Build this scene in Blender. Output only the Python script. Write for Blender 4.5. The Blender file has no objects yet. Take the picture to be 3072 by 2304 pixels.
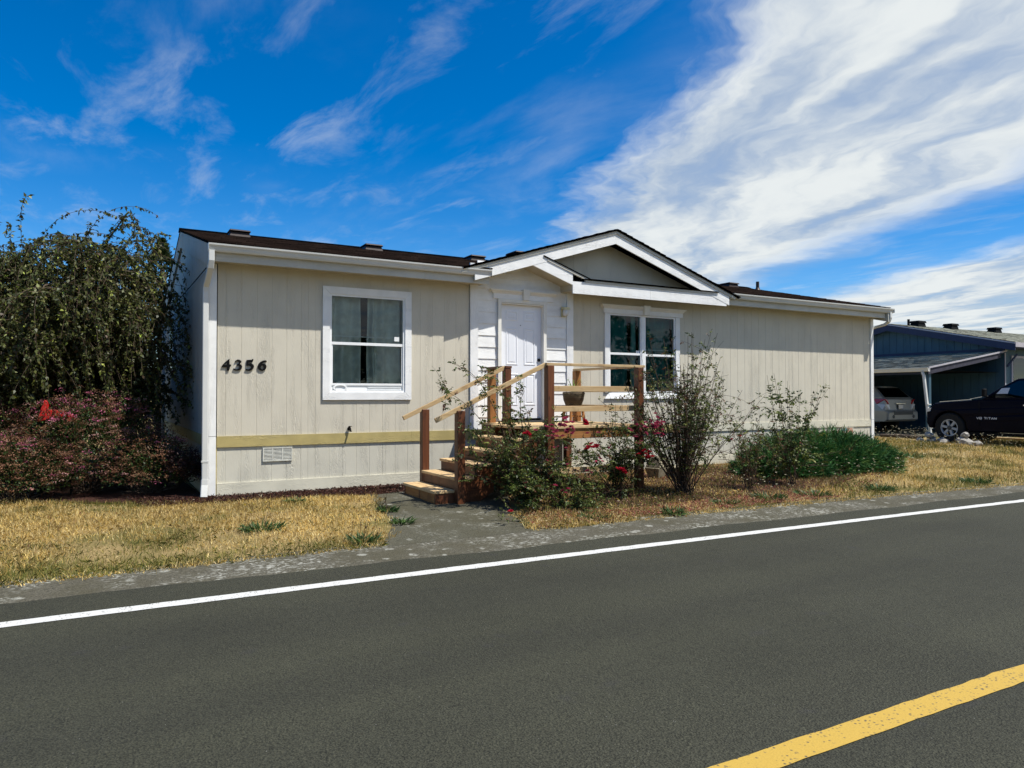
import bpy, bmesh, math, random
import numpy as np
from mathutils import Vector, Matrix
from mathutils.geometry import tessellate_polygon

random.seed(7)
rng = np.random.default_rng(11)
R = math.radians
scene = bpy.context.scene
COL = scene.collection

# ------------------------------------------------------------------ camera
cam_d = bpy.data.cameras.new('camera')
cam = bpy.data.objects.new('camera', cam_d)
COL.objects.link(cam)
cam.location = (0, 0, 1.55)
cam.rotation_euler = (R(90.92), 0, R(-29.521))
cam_d.sensor_width = 36
cam_d.lens = 25.448
cam_d.clip_start = 0.05
cam_d.clip_end = 3000
scene.camera = cam

# ------------------------------------------------------------------ sun, exposure
SUN = Vector((0.90, -1.0, 2.40)).normalized()
sun_d = bpy.data.lights.new('sun', 'SUN')
sun_d.energy = 5.0
sun_d.angle = R(0.53)
sun_d.color = (1.0, 0.955, 0.88)
sun = bpy.data.objects.new('sun', sun_d)
COL.objects.link(sun)
sun.rotation_euler = SUN.to_track_quat('Z', 'Y').to_euler()
sun.location = (20, -20, 40)
vs = scene.view_settings
vs.view_transform = 'Standard'
vs.look = 'None'
vs.exposure = 0.38
vs.gamma = 1.0
vs.use_curve_mapping = False
scene.cycles.max_bounces = 8
scene.cycles.transparent_max_bounces = 12
scene.cycles.use_denoising = True

# ------------------------------------------------------------------ node helper
class NT:
    def __init__(s, tree):
        s.t = tree; s.n = tree.nodes; s.l = tree.links
    def new(s, kind, **kw):
        nd = s.n.new(kind)
        for k, v in kw.items(): setattr(nd, k, v)
        return nd
    def put(s, sock, v):
        if hasattr(v, 'is_output'): s.l.new(v, sock)
        elif v is not None: sock.default_value = v
    def math(s, op, a, b=None, c=None, clamp=False):
        nd = s.new('ShaderNodeMath', operation=op, use_clamp=clamp)
        s.put(nd.inputs[0], a)
        if b is not None: s.put(nd.inputs[1], b)
        if c is not None: s.put(nd.inputs[2], c)
        return nd.outputs[0]
    def ss(s, lo, hi, v, o0=0.0, o1=1.0):
        nd = s.new('ShaderNodeMapRange', interpolation_type='SMOOTHSTEP')
        s.put(nd.inputs['Value'], v)
        nd.inputs['From Min'].default_value = lo; nd.inputs['From Max'].default_value = hi
        nd.inputs['To Min'].default_value = o0; nd.inputs['To Max'].default_value = o1
        return nd.outputs[0]
    def comb(s, x, y, z):
        nd = s.new('ShaderNodeCombineXYZ')
        s.put(nd.inputs[0], x); s.put(nd.inputs[1], y); s.put(nd.inputs[2], z)
        return nd.outputs[0]
    def sep(s, v):
        nd = s.new('ShaderNodeSeparateXYZ'); s.put(nd.inputs[0], v)
        return nd.outputs
    def noise(s, v, scale, detail=4, rough=0.55, dist=0.0, out=0):
        nd = s.new('ShaderNodeTexNoise'); s.put(nd.inputs['Vector'], v)
        nd.inputs['Scale'].default_value = scale; nd.inputs['Detail'].default_value = detail
        nd.inputs['Roughness'].default_value = rough; nd.inputs['Distortion'].default_value = dist
        return nd.outputs[out]
    def vor(s, v, scale, feature='F1', out='Distance', rnd=1.0):
        nd = s.new('ShaderNodeTexVoronoi', feature=feature); s.put(nd.inputs['Vector'], v)
        nd.inputs['Scale'].default_value = scale; nd.inputs['Randomness'].default_value = rnd
        return nd.outputs[out]
    def mix(s, f, a, b, blend='MIX'):
        nd = s.new('ShaderNodeMix', data_type='RGBA', blend_type=blend)
        s.put(nd.inputs[0], f)
        for i, v in ((6, a), (7, b)):
            if isinstance(v, tuple) and len(v) == 3: v = v + (1,)
            s.put(nd.inputs[i], v)
        return nd.outputs[2]
    def map(s, v, scale=(1, 1, 1), loc=(0, 0, 0), rot=(0, 0, 0)):
        nd = s.new('ShaderNodeMapping'); s.put(nd.inputs[0], v)
        nd.inputs['Scale'].default_value = scale; nd.inputs['Location'].default_value = loc
        nd.inputs['Rotation'].default_value = rot
        return nd.outputs[0]
    def bump(s, h, strength=0.5, dist=0.01):
        nd = s.new('ShaderNodeBump'); s.put(nd.inputs['Height'], h)
        nd.inputs['Strength'].default_value = strength; nd.inputs['Distance'].default_value = dist
        return nd.outputs[0]

# ------------------------------------------------------------------ sky
world = bpy.data.worlds.new('World')
scene.world = world
world.use_nodes = True
W = NT(world.node_tree)
for nd in list(W.n): W.n.remove(nd)
sky = W.new('ShaderNodeTexSky', sky_type='NISHITA')
sky.sun_disc = False
sky.sun_elevation = math.asin(SUN.z)
sky.sun_rotation = math.atan2(SUN.x, SUN.y)
sky.altitude = 1200
sky.air_density = 1.0
sky.dust_density = 0.3
sky.ozone_density = 2.5
hs = W.new('ShaderNodeHueSaturation')
hs.inputs['Hue'].default_value = 0.505
hs.inputs['Saturation'].default_value = 1.50
hs.inputs['Value'].default_value = 1.0
W.l.new(sky.outputs[0], hs.inputs['Color'])
bg1 = W.new('ShaderNodeBackground')
W.l.new(hs.outputs[0], bg1.inputs[0])
bg1.inputs[1].default_value = 0.115
tc = W.new('ShaderNodeTexCoord')
dx, dy, dz = W.sep(tc.outputs['Generated'])
zc = W.math('MAXIMUM', dz, 0.03)
cu = W.math('DIVIDE', dx, zc)
cv = W.math('DIVIDE', dy, zc)
uv = W.comb(cu, cv, 0.0)
s0 = W.math('SUBTRACT', W.math('SUBTRACT', cu, W.math('MULTIPLY', cv, 0.47)), 0.62)
n1 = W.math('SUBTRACT', W.noise(uv, 0.8, 5, 0.6), 0.5)
st = W.comb(W.math('MULTIPLY', W.math('ADD', s0, W.math('MULTIPLY', n1, 0.9)), 1.9), W.math('MULTIPLY', cv, 0.7), 0.0)
n2 = W.noise(st, 0.9, 4, 0.5, 0.3)
n3 = W.noise(W.map(st, (1.0, 1.3, 1.0)), 2.6, 6, 0.58, 0.2)
s1 = W.math('ADD', s0, W.math('MULTIPLY', n1, 1.1))
s1 = W.math('ADD', s1, W.math('MULTIPLY', W.math('SUBTRACT', n3, 0.5), 0.40))
bank = W.math('MULTIPLY', W.ss(-0.05, 0.42, s1), W.ss(1.75, 2.6, s1, 1.0, 0.0))
bank2 = W.ss(3.1, 3.9, s1)
bk = W.math('MAXIMUM', bank, bank2)
dens = W.math('MULTIPLY', bk, W.ss(0.22, 0.56, W.math('ADD', W.math('MULTIPLY', n2, 0.72), W.math('MULTIPLY', n3, 0.28))))
dens = W.math('ADD', W.math('MULTIPLY', dens, 0.42), W.math('MULTIPLY', bk, 0.56))
# thin cirrus over the whole dome
cw = W.map(uv, (1.5, 0.62, 1.0), rot=(0, 0, R(-38)))
c1 = W.noise(cw, 1.15, 9, 0.60, 0.35)
c2 = W.noise(W.map(uv, (0.55, 0.55, 1.0), loc=(2.3, 0.9, 0)), 1.0, 3, 0.5)
cir = W.math('MULTIPLY', W.ss(0.46, 0.80, c1), W.ss(0.40, 0.66, c2))
cw2 = W.map(uv, (2.6, 1.0, 1.0), loc=(5.1, 1.7, 0), rot=(0, 0, R(28)))
c4 = W.noise(cw2, 1.3, 9, 0.62, 0.4)
cir2 = W.math('MULTIPLY', W.ss(0.48, 0.78, c4), W.ss(0.36, 0.60, W.math('SUBTRACT', 1.0, c2)))
cir = W.math('MAXIMUM', W.math('MULTIPLY', cir, 0.40), W.math('MULTIPLY', cir2, 0.34))
dens = W.math('MAXIMUM', dens, cir)
dens = W.math('MULTIPLY', dens, W.ss(0.0, 0.05, dz), clamp=True)
ccol = W.mix(W.ss(0.36, 0.60, W.math('ADD', W.math('MULTIPLY', n2, 0.7), W.math('MULTIPLY', n3, 0.3))), (0.46, 0.55, 0.66), (0.84, 0.88, 0.88))
bg2 = W.new('ShaderNodeBackground')
W.l.new(ccol, bg2.inputs[0])
bg2.inputs[1].default_value = 0.76
mx = W.new('ShaderNodeMixShader')
W.l.new(dens, mx.inputs[0]); W.l.new(bg1.outputs[0], mx.inputs[1]); W.l.new(bg2.outputs[0], mx.inputs[2])
wo = W.new('ShaderNodeOutputWorld')
W.l.new(mx.outputs[0], wo.inputs[0])

# ------------------------------------------------------------------ materials
def newmat(name):
    m = bpy.data.materials.new(name); m.use_nodes = True
    t = NT(m.node_tree)
    b = t.n['Principled BSDF']
    return m, t, b
def objco(t):
    return t.new('ShaderNodeTexCoord').outputs['Object']
def paint(name, col, rough=0.5, var=0.10, scale=6.0, dirt=0.0, dirtcol=(0.25, 0.22, 0.15), grain=None, spec=0.4, metal=0.0, bump=0.0):
    """painted or plain surface with soft uneven colour and optional stains / grain relief"""
    m, t, b = newmat(name)
    co = objco(t)
    n = t.noise(co, scale, 4, 0.6)
    c = t.mix(t.ss(0.3, 0.7, n), tuple(x * (1 - var) for x in col), tuple(min(1, x * (1 + var * 0.6)) for x in col))
    if dirt > 0:
        d = t.math('MULTIPLY', t.ss(0.58, 0.75, t.noise(co, 2.3, 6, 0.7)), t.ss(0.45, 0.7, t.noise(co, 22.0, 3, 0.6)))
        c = t.mix(t.math('MULTIPLY', d, dirt), c, dirtcol)
    t.put(b.inputs['Base Color'], c)
    b.inputs['Roughness'].default_value = rough
    b.inputs['Specular IOR Level'].default_value = spec
    b.inputs['Metallic'].default_value = metal
    if grain:
        w = t.noise(t.map(co, grain), 1.0, 3, 0.6, 1.6)
        w = t.math('SINE', t.math('MULTIPLY', w, 46.0))
        fine = t.noise(t.map(co, tuple(g * 5 for g in grain)), 1.0, 2, 0.5)
        t.put(b.inputs['Normal'], t.bump(t.math('ADD', t.math('MULTIPLY', w, t.ss(0.45, 0.62, t.noise(t.map(co, tuple(g*0.35 for g in grain)), 1.0, 2, 0.5))), t.math('MULTIPLY', fine, 0.8)), 0.45, 0.0035))
    elif bump > 0:
        t.put(b.inputs['Normal'], t.bump(t.noise(co, 90, 3, 0.6), bump, 0.004))
    return m
def wood(name, c0, c1, knot, axis, rough=0.65, spec=0.3):
    """bare or stained timber, grain along axis"""
    m, t, b = newmat(name)
    co = objco(t)
    rnd = t.new('ShaderNodeObjectInfo').outputs['Random']
    co = t.new('ShaderNodeVectorMath', operation='ADD')
    t.put(co.inputs[0], objco(t)); t.put(co.inputs[1], t.comb(t.math('MULTIPLY', rnd, 7.0), t.math('MULTIPLY', rnd, 13.0), t.math('MULTIPLY', rnd, 5.0)))
    co = co.outputs[0]
    s = [26.0, 26.0, 26.0]; s[axis] = 1.6
    g = t.noise(t.map(co, tuple(s)), 1.0, 5, 0.6, 0.8)
    c = t.mix(t.ss(0.28, 0.72, g), c0, c1)
    s2 = [9.0, 9.0, 9.0]; s2[axis] = 3.4
    k = t.vor(t.map(co, tuple(s2)), 1.0)
    c = t.mix(t.ss(0.17, 0.05, k), c, knot)
    c = t.mix(t.math('MULTIPLY', t.ss(0.52, 0.7, t.noise(co, 5.0, 4, 0.6)), 0.45), c, knot)
    hv = t.new('ShaderNodeHueSaturation')
    t.put(hv.inputs['Color'], c); t.put(hv.inputs['Value'], t.math('ADD', 0.84, t.math('MULTIPLY', rnd, 0.3)))
    t.put(b.inputs['Base Color'], hv.outputs[0])
    b.inputs['Roughness'].default_value = rough
    b.inputs['Specular IOR Level'].default_value = spec
    t.put(b.inputs['Normal'], t.bump(g, 0.4, 0.003))
    return m
def leafmat(name, trans=0.3, rough=0.5, spec=0.35):
    """foliage coloured by its own point colours, thin enough to let light through"""
    m, t, b = newmat(name)
    a = t.new('ShaderNodeAttribute', attribute_name='Col').outputs['Color']
    t.put(b.inputs['Base Color'], a)
    b.inputs['Roughness'].default_value = rough
    b.inputs['Specular IOR Level'].default_value = spec
    tr = t.new('ShaderNodeBsdfTranslucent'); t.put(tr.inputs[0], a)
    mxs = t.new('ShaderNodeMixShader'); mxs.inputs[0].default_value = trans
    t.l.new(b.outputs[0], mxs.inputs[1]); t.l.new(tr.outputs[0], mxs.inputs[2])
    t.l.new(mxs.outputs[0], t.n['Material Output'].inputs[0])
    return m
def glassmat(name, tint, ior=1.7, rough=0.0):
    m, t, b = newmat(name)
    t.n.remove(b)
    tr = t.new('ShaderNodeBsdfTransparent'); tr.inputs[0].default_value = tint + (1,)
    gl = t.new('ShaderNodeBsdfGlossy'); gl.inputs['Roughness'].default_value = rough
    fr = t.new('ShaderNodeFresnel'); fr.inputs[0].default_value = ior
    n = t.noise(objco(t), 2.2, 2, 0.5)
    t.put(gl.inputs['Normal'], t.bump(n, 0.02, 0.02))
    mxs = t.new('ShaderNodeMixShader')
    t.l.new(fr.outputs[0], mxs.inputs[0]); t.l.new(tr.outputs[0], mxs.inputs[1]); t.l.new(gl.outputs[0], mxs.inputs[2])
    t.l.new(mxs.outputs[0], t.n['Material Output'].inputs[0])
    return m

M = {}
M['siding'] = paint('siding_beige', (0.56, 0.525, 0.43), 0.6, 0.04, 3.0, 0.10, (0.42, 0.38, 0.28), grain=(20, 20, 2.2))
M['skirt'] = paint('skirting_beige', (0.56, 0.54, 0.45), 0.6, 0.06, 3.0, 0.4, (0.36, 0.35, 0.22), grain=(20, 20, 2.2))
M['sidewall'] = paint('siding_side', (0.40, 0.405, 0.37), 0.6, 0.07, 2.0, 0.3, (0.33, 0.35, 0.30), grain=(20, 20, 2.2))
M['white'] = paint('white_paint', (0.79, 0.80, 0.79), 0.5, 0.05, 5.0, 0.25, (0.35, 0.34, 0.30))
M['white_v'] = paint('white_board_grain_v', (0.79, 0.80, 0.79), 0.5, 0.06, 5.0, 0.45, (0.33, 0.32, 0.28), grain=(20, 20, 2.5))
M['white_h'] = paint('white_board_grain_h', (0.79, 0.80, 0.79), 0.5, 0.06, 5.0, 0.3, (0.36, 0.35, 0.30), grain=(2.5, 20, 20))
M['fascia'] = paint('fascia_shaded', (0.52, 0.51, 0.455), 0.55, 0.07, 3.0, 0.6, (0.16, 0.15, 0.12), grain=(2.5, 20, 20))  # off-white trim, darkened in the colour for the shade below the gutter
M['soffit'] = paint('soffit_paint', (0.45, 0.41, 0.31), 0.7, 0.1, 3.0)
M['gutter'] = paint('gutter_enamel', (0.60, 0.61, 0.585), 0.35, 0.05, 2.0, 0.25, (0.3, 0.3, 0.28), spec=0.5)
M['crown'] = paint('crown_moulding', (0.74, 0.73, 0.67), 0.5, 0.06, 4.0, 0.2)
M['belt'] = paint('yellow_trim', (0.41, 0.335, 0.135), 0.6, 0.12, 4.0, 0.4, (0.66, 0.60, 0.40), grain=(2.5, 20, 20))
M['base'] = paint('base_board', (0.60, 0.575, 0.46), 0.6, 0.08, 3.0, 0.7, (0.28, 0.27, 0.17), grain=(2.5, 20, 20))
M['door'] = paint('door_white', (0.76, 0.79, 0.84), 0.4, 0.03, 2.0, 0.05)
M['black'] = paint('black_metal', (0.008, 0.008, 0.008), 0.6, 0.2, 30, spec=0.08)
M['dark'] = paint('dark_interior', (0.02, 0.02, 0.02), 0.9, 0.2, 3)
M['glass'] = glassmat('window_glass', (0.72, 0.80, 0.77), 1.55)
M['glass_teal'] = glassmat('window_glass_teal', (0.34, 0.60, 0.57), 1.5)
M['curtain'] = paint('curtain_grey', (0.74, 0.76, 0.71), 0.9, 0.15, 8)
M['curtain_teal'] = paint('curtain_teal', (0.10, 0.30, 0.30), 0.9, 0.2, 6)
M['vinyl'] = paint('vinyl_white', (0.80, 0.82, 0.82), 0.4, 0.03, 3)
M['lamp'] = paint('lamp_yellowed', (0.60, 0.55, 0.33), 0.5, 0.08, 8)
M['lampglass'] = paint('lamp_glass', (0.62, 0.62, 0.60), 0.15, 0.05, 8, spec=0.6)
M['ventplate'] = paint('vent_plastic', (0.62, 0.62, 0.55), 0.5, 0.15, 20, 0.6, (0.1, 0.1, 0.08))
M['concrete'] = paint('concrete_block', (0.33, 0.29, 0.20), 0.9, 0.25, 9, 0.4, (0.18, 0.16, 0.1), bump=0.5)
M['rock'] = paint('pale_rock', (0.33, 0.31, 0.275), 0.85, 0.3, 14, 0.6, (0.16, 0.15, 0.12), bump=0.6)
M['chrome'] = paint('chrome', (0.75, 0.76, 0.78), 0.18, 0.03, 4, metal=1.0)
M['rubber'] = paint('rubber', (0.010, 0.010, 0.010), 0.85, 0.2, 10)
M['red'] = paint('red_plastic', (0.42, 0.012, 0.01), 0.35, 0.12, 5)
for ax in 'XYZ':
    i = 'XYZ'.index(ax)
    M['pine' + ax] = wood('pale_pine_' + ax, (0.46, 0.305, 0.145), (0.58, 0.43, 0.235), (0.20, 0.095, 0.035), i)
    M['stain' + ax] = wood('red_stained_timber_' + ax, (0.085, 0.025, 0.009), (0.150, 0.050, 0.016), (0.035, 0.011, 0.005), i, 0.5, 0.4)
    M['cedar' + ax] = wood('orange_cedar_' + ax, (0.26, 0.105, 0.028), (0.38, 0.175, 0.055), (0.09, 0.03, 0.010), i)
M['leaf'] = leafmat('leaf', 0.28)
M['needle'] = leafmat('needle', 0.12, 0.65, 0.2)
M['grass'] = leafmat('grass_blade', 0.28, 0.7, 0.2)
M['petal'] = leafmat('petal', 0.35, 0.6, 0.2)
M['bark'] = paint('bark', (0.085, 0.06, 0.04), 0.9, 0.35, 14, bump=0.8)
M['cane'] = paint('rose_cane', (0.095, 0.060, 0.035), 0.8, 0.4, 20)

def shingle_mat(name, a, b_, c_):
    m, t, b = newmat(name)
    at = t.new('ShaderNodeAttribute', attribute_name='Col').outputs['Color']
    co = objco(t)
    n = t.noise(co, 160, 3, 0.7)
    c = t.mix(t.ss(0.3, 0.7, n), a, b_)
    c = t.mix(t.ss(0.5, 0.72, t.noise(co, 2.2, 5, 0.7)), c, c_)
    c = t.mix(1.0, c, at, 'MULTIPLY')
    t.put(b.inputs['Base Color'], c)
    b.inputs['Roughness'].default_value = 0.95
    b.inputs['Specular IOR Level'].default_value = 0.04
    t.put(b.inputs['Normal'], t.bump(n, 0.6, 0.004))
    return m
M['shingle'] = shingle_mat('dark_shingle', (0.006, 0.004, 0.0034), (0.016, 0.010, 0.008), (0.010, 0.006, 0.0055))
M['shingle_grey'] = shingle_mat('grey_green_shingle', (0.10, 0.11, 0.095), (0.24, 0.25, 0.21), (0.16, 0.145, 0.115))

# asphalt, shoulder, path
m, t, b = newmat('asphalt')
co = objco(t)
n1_ = t.noise(co, 130, 3, 0.75); n2_ = t.vor(co, 85); n3_ = t.noise(co, 0.55, 5, 0.6)
c = t.mix(t.ss(0.30, 0.74, n1_), (0.008, 0.0082, 0.0052), (0.080, 0.081, 0.054))
c = t.mix(t.ss(0.42, 0.16, n2_), c, (0.054, 0.055, 0.038))
c = t.mix(t.ss(0.35, 0.75, n3_), c, t.mix(1.0, c, (0.80, 0.80, 0.80), 'MULTIPLY'))
lane = t.noise(t.map(co, (0.05, 1.1, 1.0)), 1.0, 3, 0.5)
c = t.mix(t.ss(0.30, 0.70, lane), t.mix(1.0, c, (0.84, 0.84, 0.86), 'MULTIPLY'), t.mix(1.0, c, (1.06, 1.06, 1.03), 'MULTIPLY'))
spk = t.math('MULTIPLY', t.ss(0.07, 0.03, t.vor(co, 26)), t.ss(0.54, 0.60, t.noise(co, 9, 2, 0.5)))
c = t.mix(spk, c, (0.34, 0.34, 0.31))
tar = t.math('MULTIPLY', t.ss(0.62, 0.72, t.noise(co, 3.1, 4, 0.6)), 0.35)
c = t.mix(tar, c, (0.036, 0.035, 0.034))
t.put(b.inputs['Base Color'], c); b.inputs['Roughness'].default_value = 0.85; b.inputs['Specular IOR Level'].default_value = 0.25
t.put(b.inputs['Normal'], t.bump(t.math('ADD', n1_, t.math('MULTIPLY', n2_, 1.2)), 0.9, 0.006))
M['asphalt'] = m
def lichen(name, base0, base1, amount, sparse):
    m, t, b = newmat(name)
    co = objco(t)
    g = t.noise(co, 60, 4, 0.7)
    c = t.mix(t.ss(0.3, 0.7, g), base0, base1)
    c = t.mix(t.math('MULTIPLY', t.ss(0.42, 0.62, t.noise(co, 1.6, 5, 0.65)), 0.6), c, (0.060, 0.055, 0.032))
    warp = t.new('ShaderNodeVectorMath', operation='ADD')
    t.put(warp.inputs[0], co); t.put(warp.inputs[1], t.mix(1.0, t.noise(co, 14, 3, 0.6, 0, 1), (0.06, 0.06, 0.06), 'MULTIPLY'))
    sp = t.vor(warp.outputs[0], 5.5)
    big = t.math('MULTIPLY', t.ss(0.34, 0.24, sp), t.ss(sparse, sparse + 0.08, t.noise(co, 3.3, 3, 0.6)))
    sp2 = t.vor(warp.outputs[0], 17)
    sm = t.math('MULTIPLY', t.ss(0.33, 0.20, sp2), t.ss(sparse - 0.02, sparse + 0.1, t.noise(co, 1.7, 4, 0.6)))
    fl = t.math('MULTIPLY', t.ss(0.50, 0.63, t.noise(t.map(co, (0.6, 1, 1)), 34, 4, 0.7)), t.ss(sparse - 0.06, sparse + 0.10, t.noise(co, 1.3, 4, 0.65)))
    li = t.math('MULTIPLY', t.math('MAXIMUM', t.math('MULTIPLY', big, 0.8), t.math('MULTIPLY', sm, 0.35)), t.ss(0.25, 0.6, t.noise(co, 48, 3, 0.7)))
    li = t.math('MAXIMUM', li, fl)
    c = t.mix(t.math('MULTIPLY', li, amount), c, (0.38, 0.38, 0.33))
    t.put(b.inputs['Base Color'], c); b.inputs['Roughness'].default_value = 0.92; b.inputs['Specular IOR Level'].default_value = 0.2
    t.put(b.inputs['Normal'], t.bump(g, 0.9, 0.008))
    return m
M['shoulder'] = lichen('old_concrete_shoulder', (0.040, 0.038, 0.027), (0.125, 0.116, 0.086), 0.9, 0.50)
M['path'] = lichen('old_concrete_path', (0.040, 0.039, 0.027), (0.105, 0.100, 0.070), 0.75, 0.56)
def linepaint(name, col, worn):
    m, t, b = newmat(name)
    co = objco(t)
    c = t.mix(t.ss(0.3, 0.7, t.noise(co, 120, 3, 0.7)), tuple(x * 0.86 for x in col), col)
    pit = t.math('MULTIPLY', t.ss(0.40, 0.16, t.vor(co, 48)), t.ss(0.44, 0.58, t.noise(co, 11, 4, 0.65)))
    c = t.mix(t.math('MULTIPLY', pit, worn), c, (0.06, 0.055, 0.04))
    t.put(b.inputs['Base Color'], c); b.inputs['Roughness'].default_value = 0.75
    t.put(b.inputs['Normal'], t.bump(t.noise(co, 120, 3, 0.7), 0.6, 0.003))
    return m
M['linewhite'] = linepaint('white_line_paint', (0.58, 0.58, 0.55), 0.9)
M['lineyellow'] = linepaint('yellow_line_paint', (0.47, 0.305, 0.045), 1.0)
m, t, b = newmat('dry_soil')
co = objco(t)
c = t.mix(t.ss(0.3, 0.7, t.noise(co, 45, 5, 0.7)), (0.20, 0.14, 0.06), (0.44, 0.33, 0.15))
c = t.mix(t.ss(0.45, 0.65, t.noise(co, 0.9, 4, 0.6)), c, t.mix(t.ss(0.3, 0.7, t.noise(co, 38, 4, 0.7)), (0.085, 0.085, 0.025), (0.20, 0.17, 0.06)))
t.put(b.inputs['Base Color'], c); b.inputs['Roughness'].default_value = 0.95; b.inputs['Specular IOR Level'].default_value = 0.1
t.put(b.inputs['Normal'], t.bump(t.noise(co, 70, 4, 0.7), 1.0, 0.02))
M['soil'] = m
m, t, b = newmat('bark_mulch')
co = objco(t)
c = t.mix(t.vor(t.map(co, (1, 1.7, 1)), 48, out='Color'), (0.022, 0.009, 0.006), (0.11, 0.050, 0.034))
t.put(b.inputs['Base Color'], c); b.inputs['Roughness'].default_value = 0.95; b.inputs['Specular IOR Level'].default_value = 0.15
t.put(b.inputs['Normal'], t.bump(t.vor(t.map(co, (1, 1.7, 1)), 48), 1.0, 0.03))
M['mulch'] = m

# ------------------------------------------------------------------ mesh helpers
def link(o, parent=None):
    COL.objects.link(o)
    if parent is not None:
        o.parent = parent
        mw = Matrix.Translation(ORIG.get(parent.name, Vector((0, 0, 0))))
        o.matrix_parent_inverse = mw.inverted()
    return o
ORIG = {}
def thing(name, loc, label, cat, group=None):
    o = bpy.data.objects.new(name, None)
    o.empty_display_size = 0.2
    COL.objects.link(o)
    o.location = loc
    ORIG[o.name] = Vector(loc)
    o['label'] = label; o['category'] = cat
    if group: o['group'] = group
    return o
def tag(o, label, cat, group=None):
    o['label'] = label; o['category'] = cat
    if group: o['group'] = group
    return o
class MB:
    """collects faces for one mesh, in world coordinates"""
    def __init__(s): s.v = []; s.f = []; s.m = []
    def add(s, vs_, fs, mi=0):
        o = len(s.v); s.v += [tuple(v) for v in vs_]
        for f in fs: s.f.append(tuple(o + i for i in f)); s.m.append(mi)
        return s
    def box(s, x0, x1, y0, y1, z0, z1, mi=0):
        v = [(x, y, z) for z in (z0, z1) for y in (y0, y1) for x in (x0, x1)]
        return s.add(v, [(0, 2, 3, 1), (4, 5, 7, 6), (0, 1, 5, 4), (2, 6, 7, 3), (0, 4, 6, 2), (1, 3, 7, 5)], mi)
    def hexa(s, lo, hi, mi=0):
        """lo, hi: 4 points each, same winding (counter-clockwise seen from the hi side)"""
        return s.add(list(lo) + list(hi), [(3, 2, 1, 0), (4, 5, 6, 7), (0, 1, 5, 4), (1, 2, 6, 5), (2, 3, 7, 6), (3, 0, 4, 7)], mi)
    def beam(s, p, q, w, h, up=(0, 0, 1), mi=0):
        """square bar from p to q; w across, h along up"""
        p = Vector(p); q = Vector(q); d = (q - p).normalized(); up = Vector(up)
        a = d.cross(up).normalized() * (w / 2); u = a.cross(d).normalized() * (h / 2)
        lo = [p - a - u, p + a - u, p + a + u, p - a + u]; hi = [x + (q - p) for x in lo]
        return s.hexa(lo, hi, mi)
    def prism(s, poly, axis, a, b, mi=0):
        """2D polygon extruded along an axis: axis 1 -> poly in (x, z); axis 0 -> (y, z); axis 2 -> (x, y)"""
        def P(pt, d):
            if axis == 1: return (pt[0], d, pt[1])
            if axis == 0: return (d, pt[0], pt[1])
            return (pt[0], pt[1], d)
        n = len(poly)
        v = [P(p, a) for p in poly] + [P(p, b) for p in poly]
        s.add(v, [tuple(range(n)), tuple(range(2 * n - 1, n - 1, -1))] + [(i, i + n, (i + 1) % n + n, (i + 1) % n) for i in range(n)], mi)
        return s
    def tube(s, pts, rad, n=8, cap=True, mi=0):
        pts = [Vector(p) for p in pts]
        if not hasattr(rad, '__len__'): rad = [rad] * len(pts)
        rings = []; prev = None
        for i, p in enumerate(pts):
            d = (pts[min(i + 1, len(pts) - 1)] - pts[max(i - 1, 0)]).normalized()
            if prev is None:
                prev = d.orthogonal().normalized()
            a = (prev - d * prev.dot(d)).normalized(); prev = a
            bb = d.cross(a)
            rings.append([p + (a * math.cos(2 * math.pi * k / n) + bb * math.sin(2 * math.pi * k / n)) * rad[i] for k in range(n)])
        v = [x for r in rings for x in r]
        f = []
        for i in range(len(pts) - 1):
            for k in range(n):
                f.append((i * n + k, i * n + (k + 1) % n, (i + 1) * n + (k + 1) % n, (i + 1) * n + k))
        if cap: f += [tuple(range(n - 1, -1, -1)), tuple(range((len(pts) - 1) * n, len(pts) * n))]
        return s.add(v, f, mi)
    def lathe(s, prof, c, n=24, axis='Z', mi=0, cap=True):
        """prof: (radius, along) pairs"""
        v = []
        for r_, h in prof:
            for k in range(n):
                a = 2 * math.pi * k / n; x, y = r_ * math.cos(a), r_ * math.sin(a)
                if axis == 'Z': v.append((c[0] + x, c[1] + y, c[2] + h))
                elif axis == 'X': v.append((c[0] + h, c[1] + x, c[2] + y))
                else: v.append((c[0] + x, c[1] + h, c[2] + y))
        f = []
        for i in range(len(prof) - 1):
            for k in range(n): f.append((i * n + k, i * n + (k + 1) % n, (i + 1) * n + (k + 1) % n, (i + 1) * n + k))
        if cap: f += [tuple(range(n - 1, -1, -1)), tuple(range((len(prof) - 1) * n, len(prof) * n))]
        return s.add(v, f, mi)
    def build(s, name, mat, parent=None, smooth=False, label=None, bevel=0.0, seg=1, fix=True):
        me = bpy.data.meshes.new(name)
        me.from_pydata(s.v, [], s.f)
        mats = mat if isinstance(mat, (list, tuple)) else [mat]
        for x in mats: me.materials.append(M[x] if isinstance(x, str) else x)
        if len(mats) > 1: me.polygons.foreach_set('material_index', s.m)
        if fix:
            bm = bmesh.new(); bm.from_mesh(me)
            bmesh.ops.recalc_face_normals(bm, faces=bm.faces)
            bm.to_mesh(me); bm.free()
        if smooth: me.polygons.foreach_set('use_smooth', [True] * len(me.polygons))
        me.update()
        o = bpy.data.objects.new(name, me)
        link(o, parent)
        if bevel > 0:
            md = o.modifiers.new('bevel', 'BEVEL'); md.width = bevel; md.segments = seg
            md.limit_method = 'ANGLE'; md.angle_limit = R(35)
        if label: o['label'] = label
        return o
def box(name, mat, parent, x0, x1, y0, y1, z0, z1, label=None, bevel=0.0):
    return MB().box(x0, x1, y0, y1, z0, z1).build(name, mat, parent, label=label, bevel=bevel, fix=False)
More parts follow.
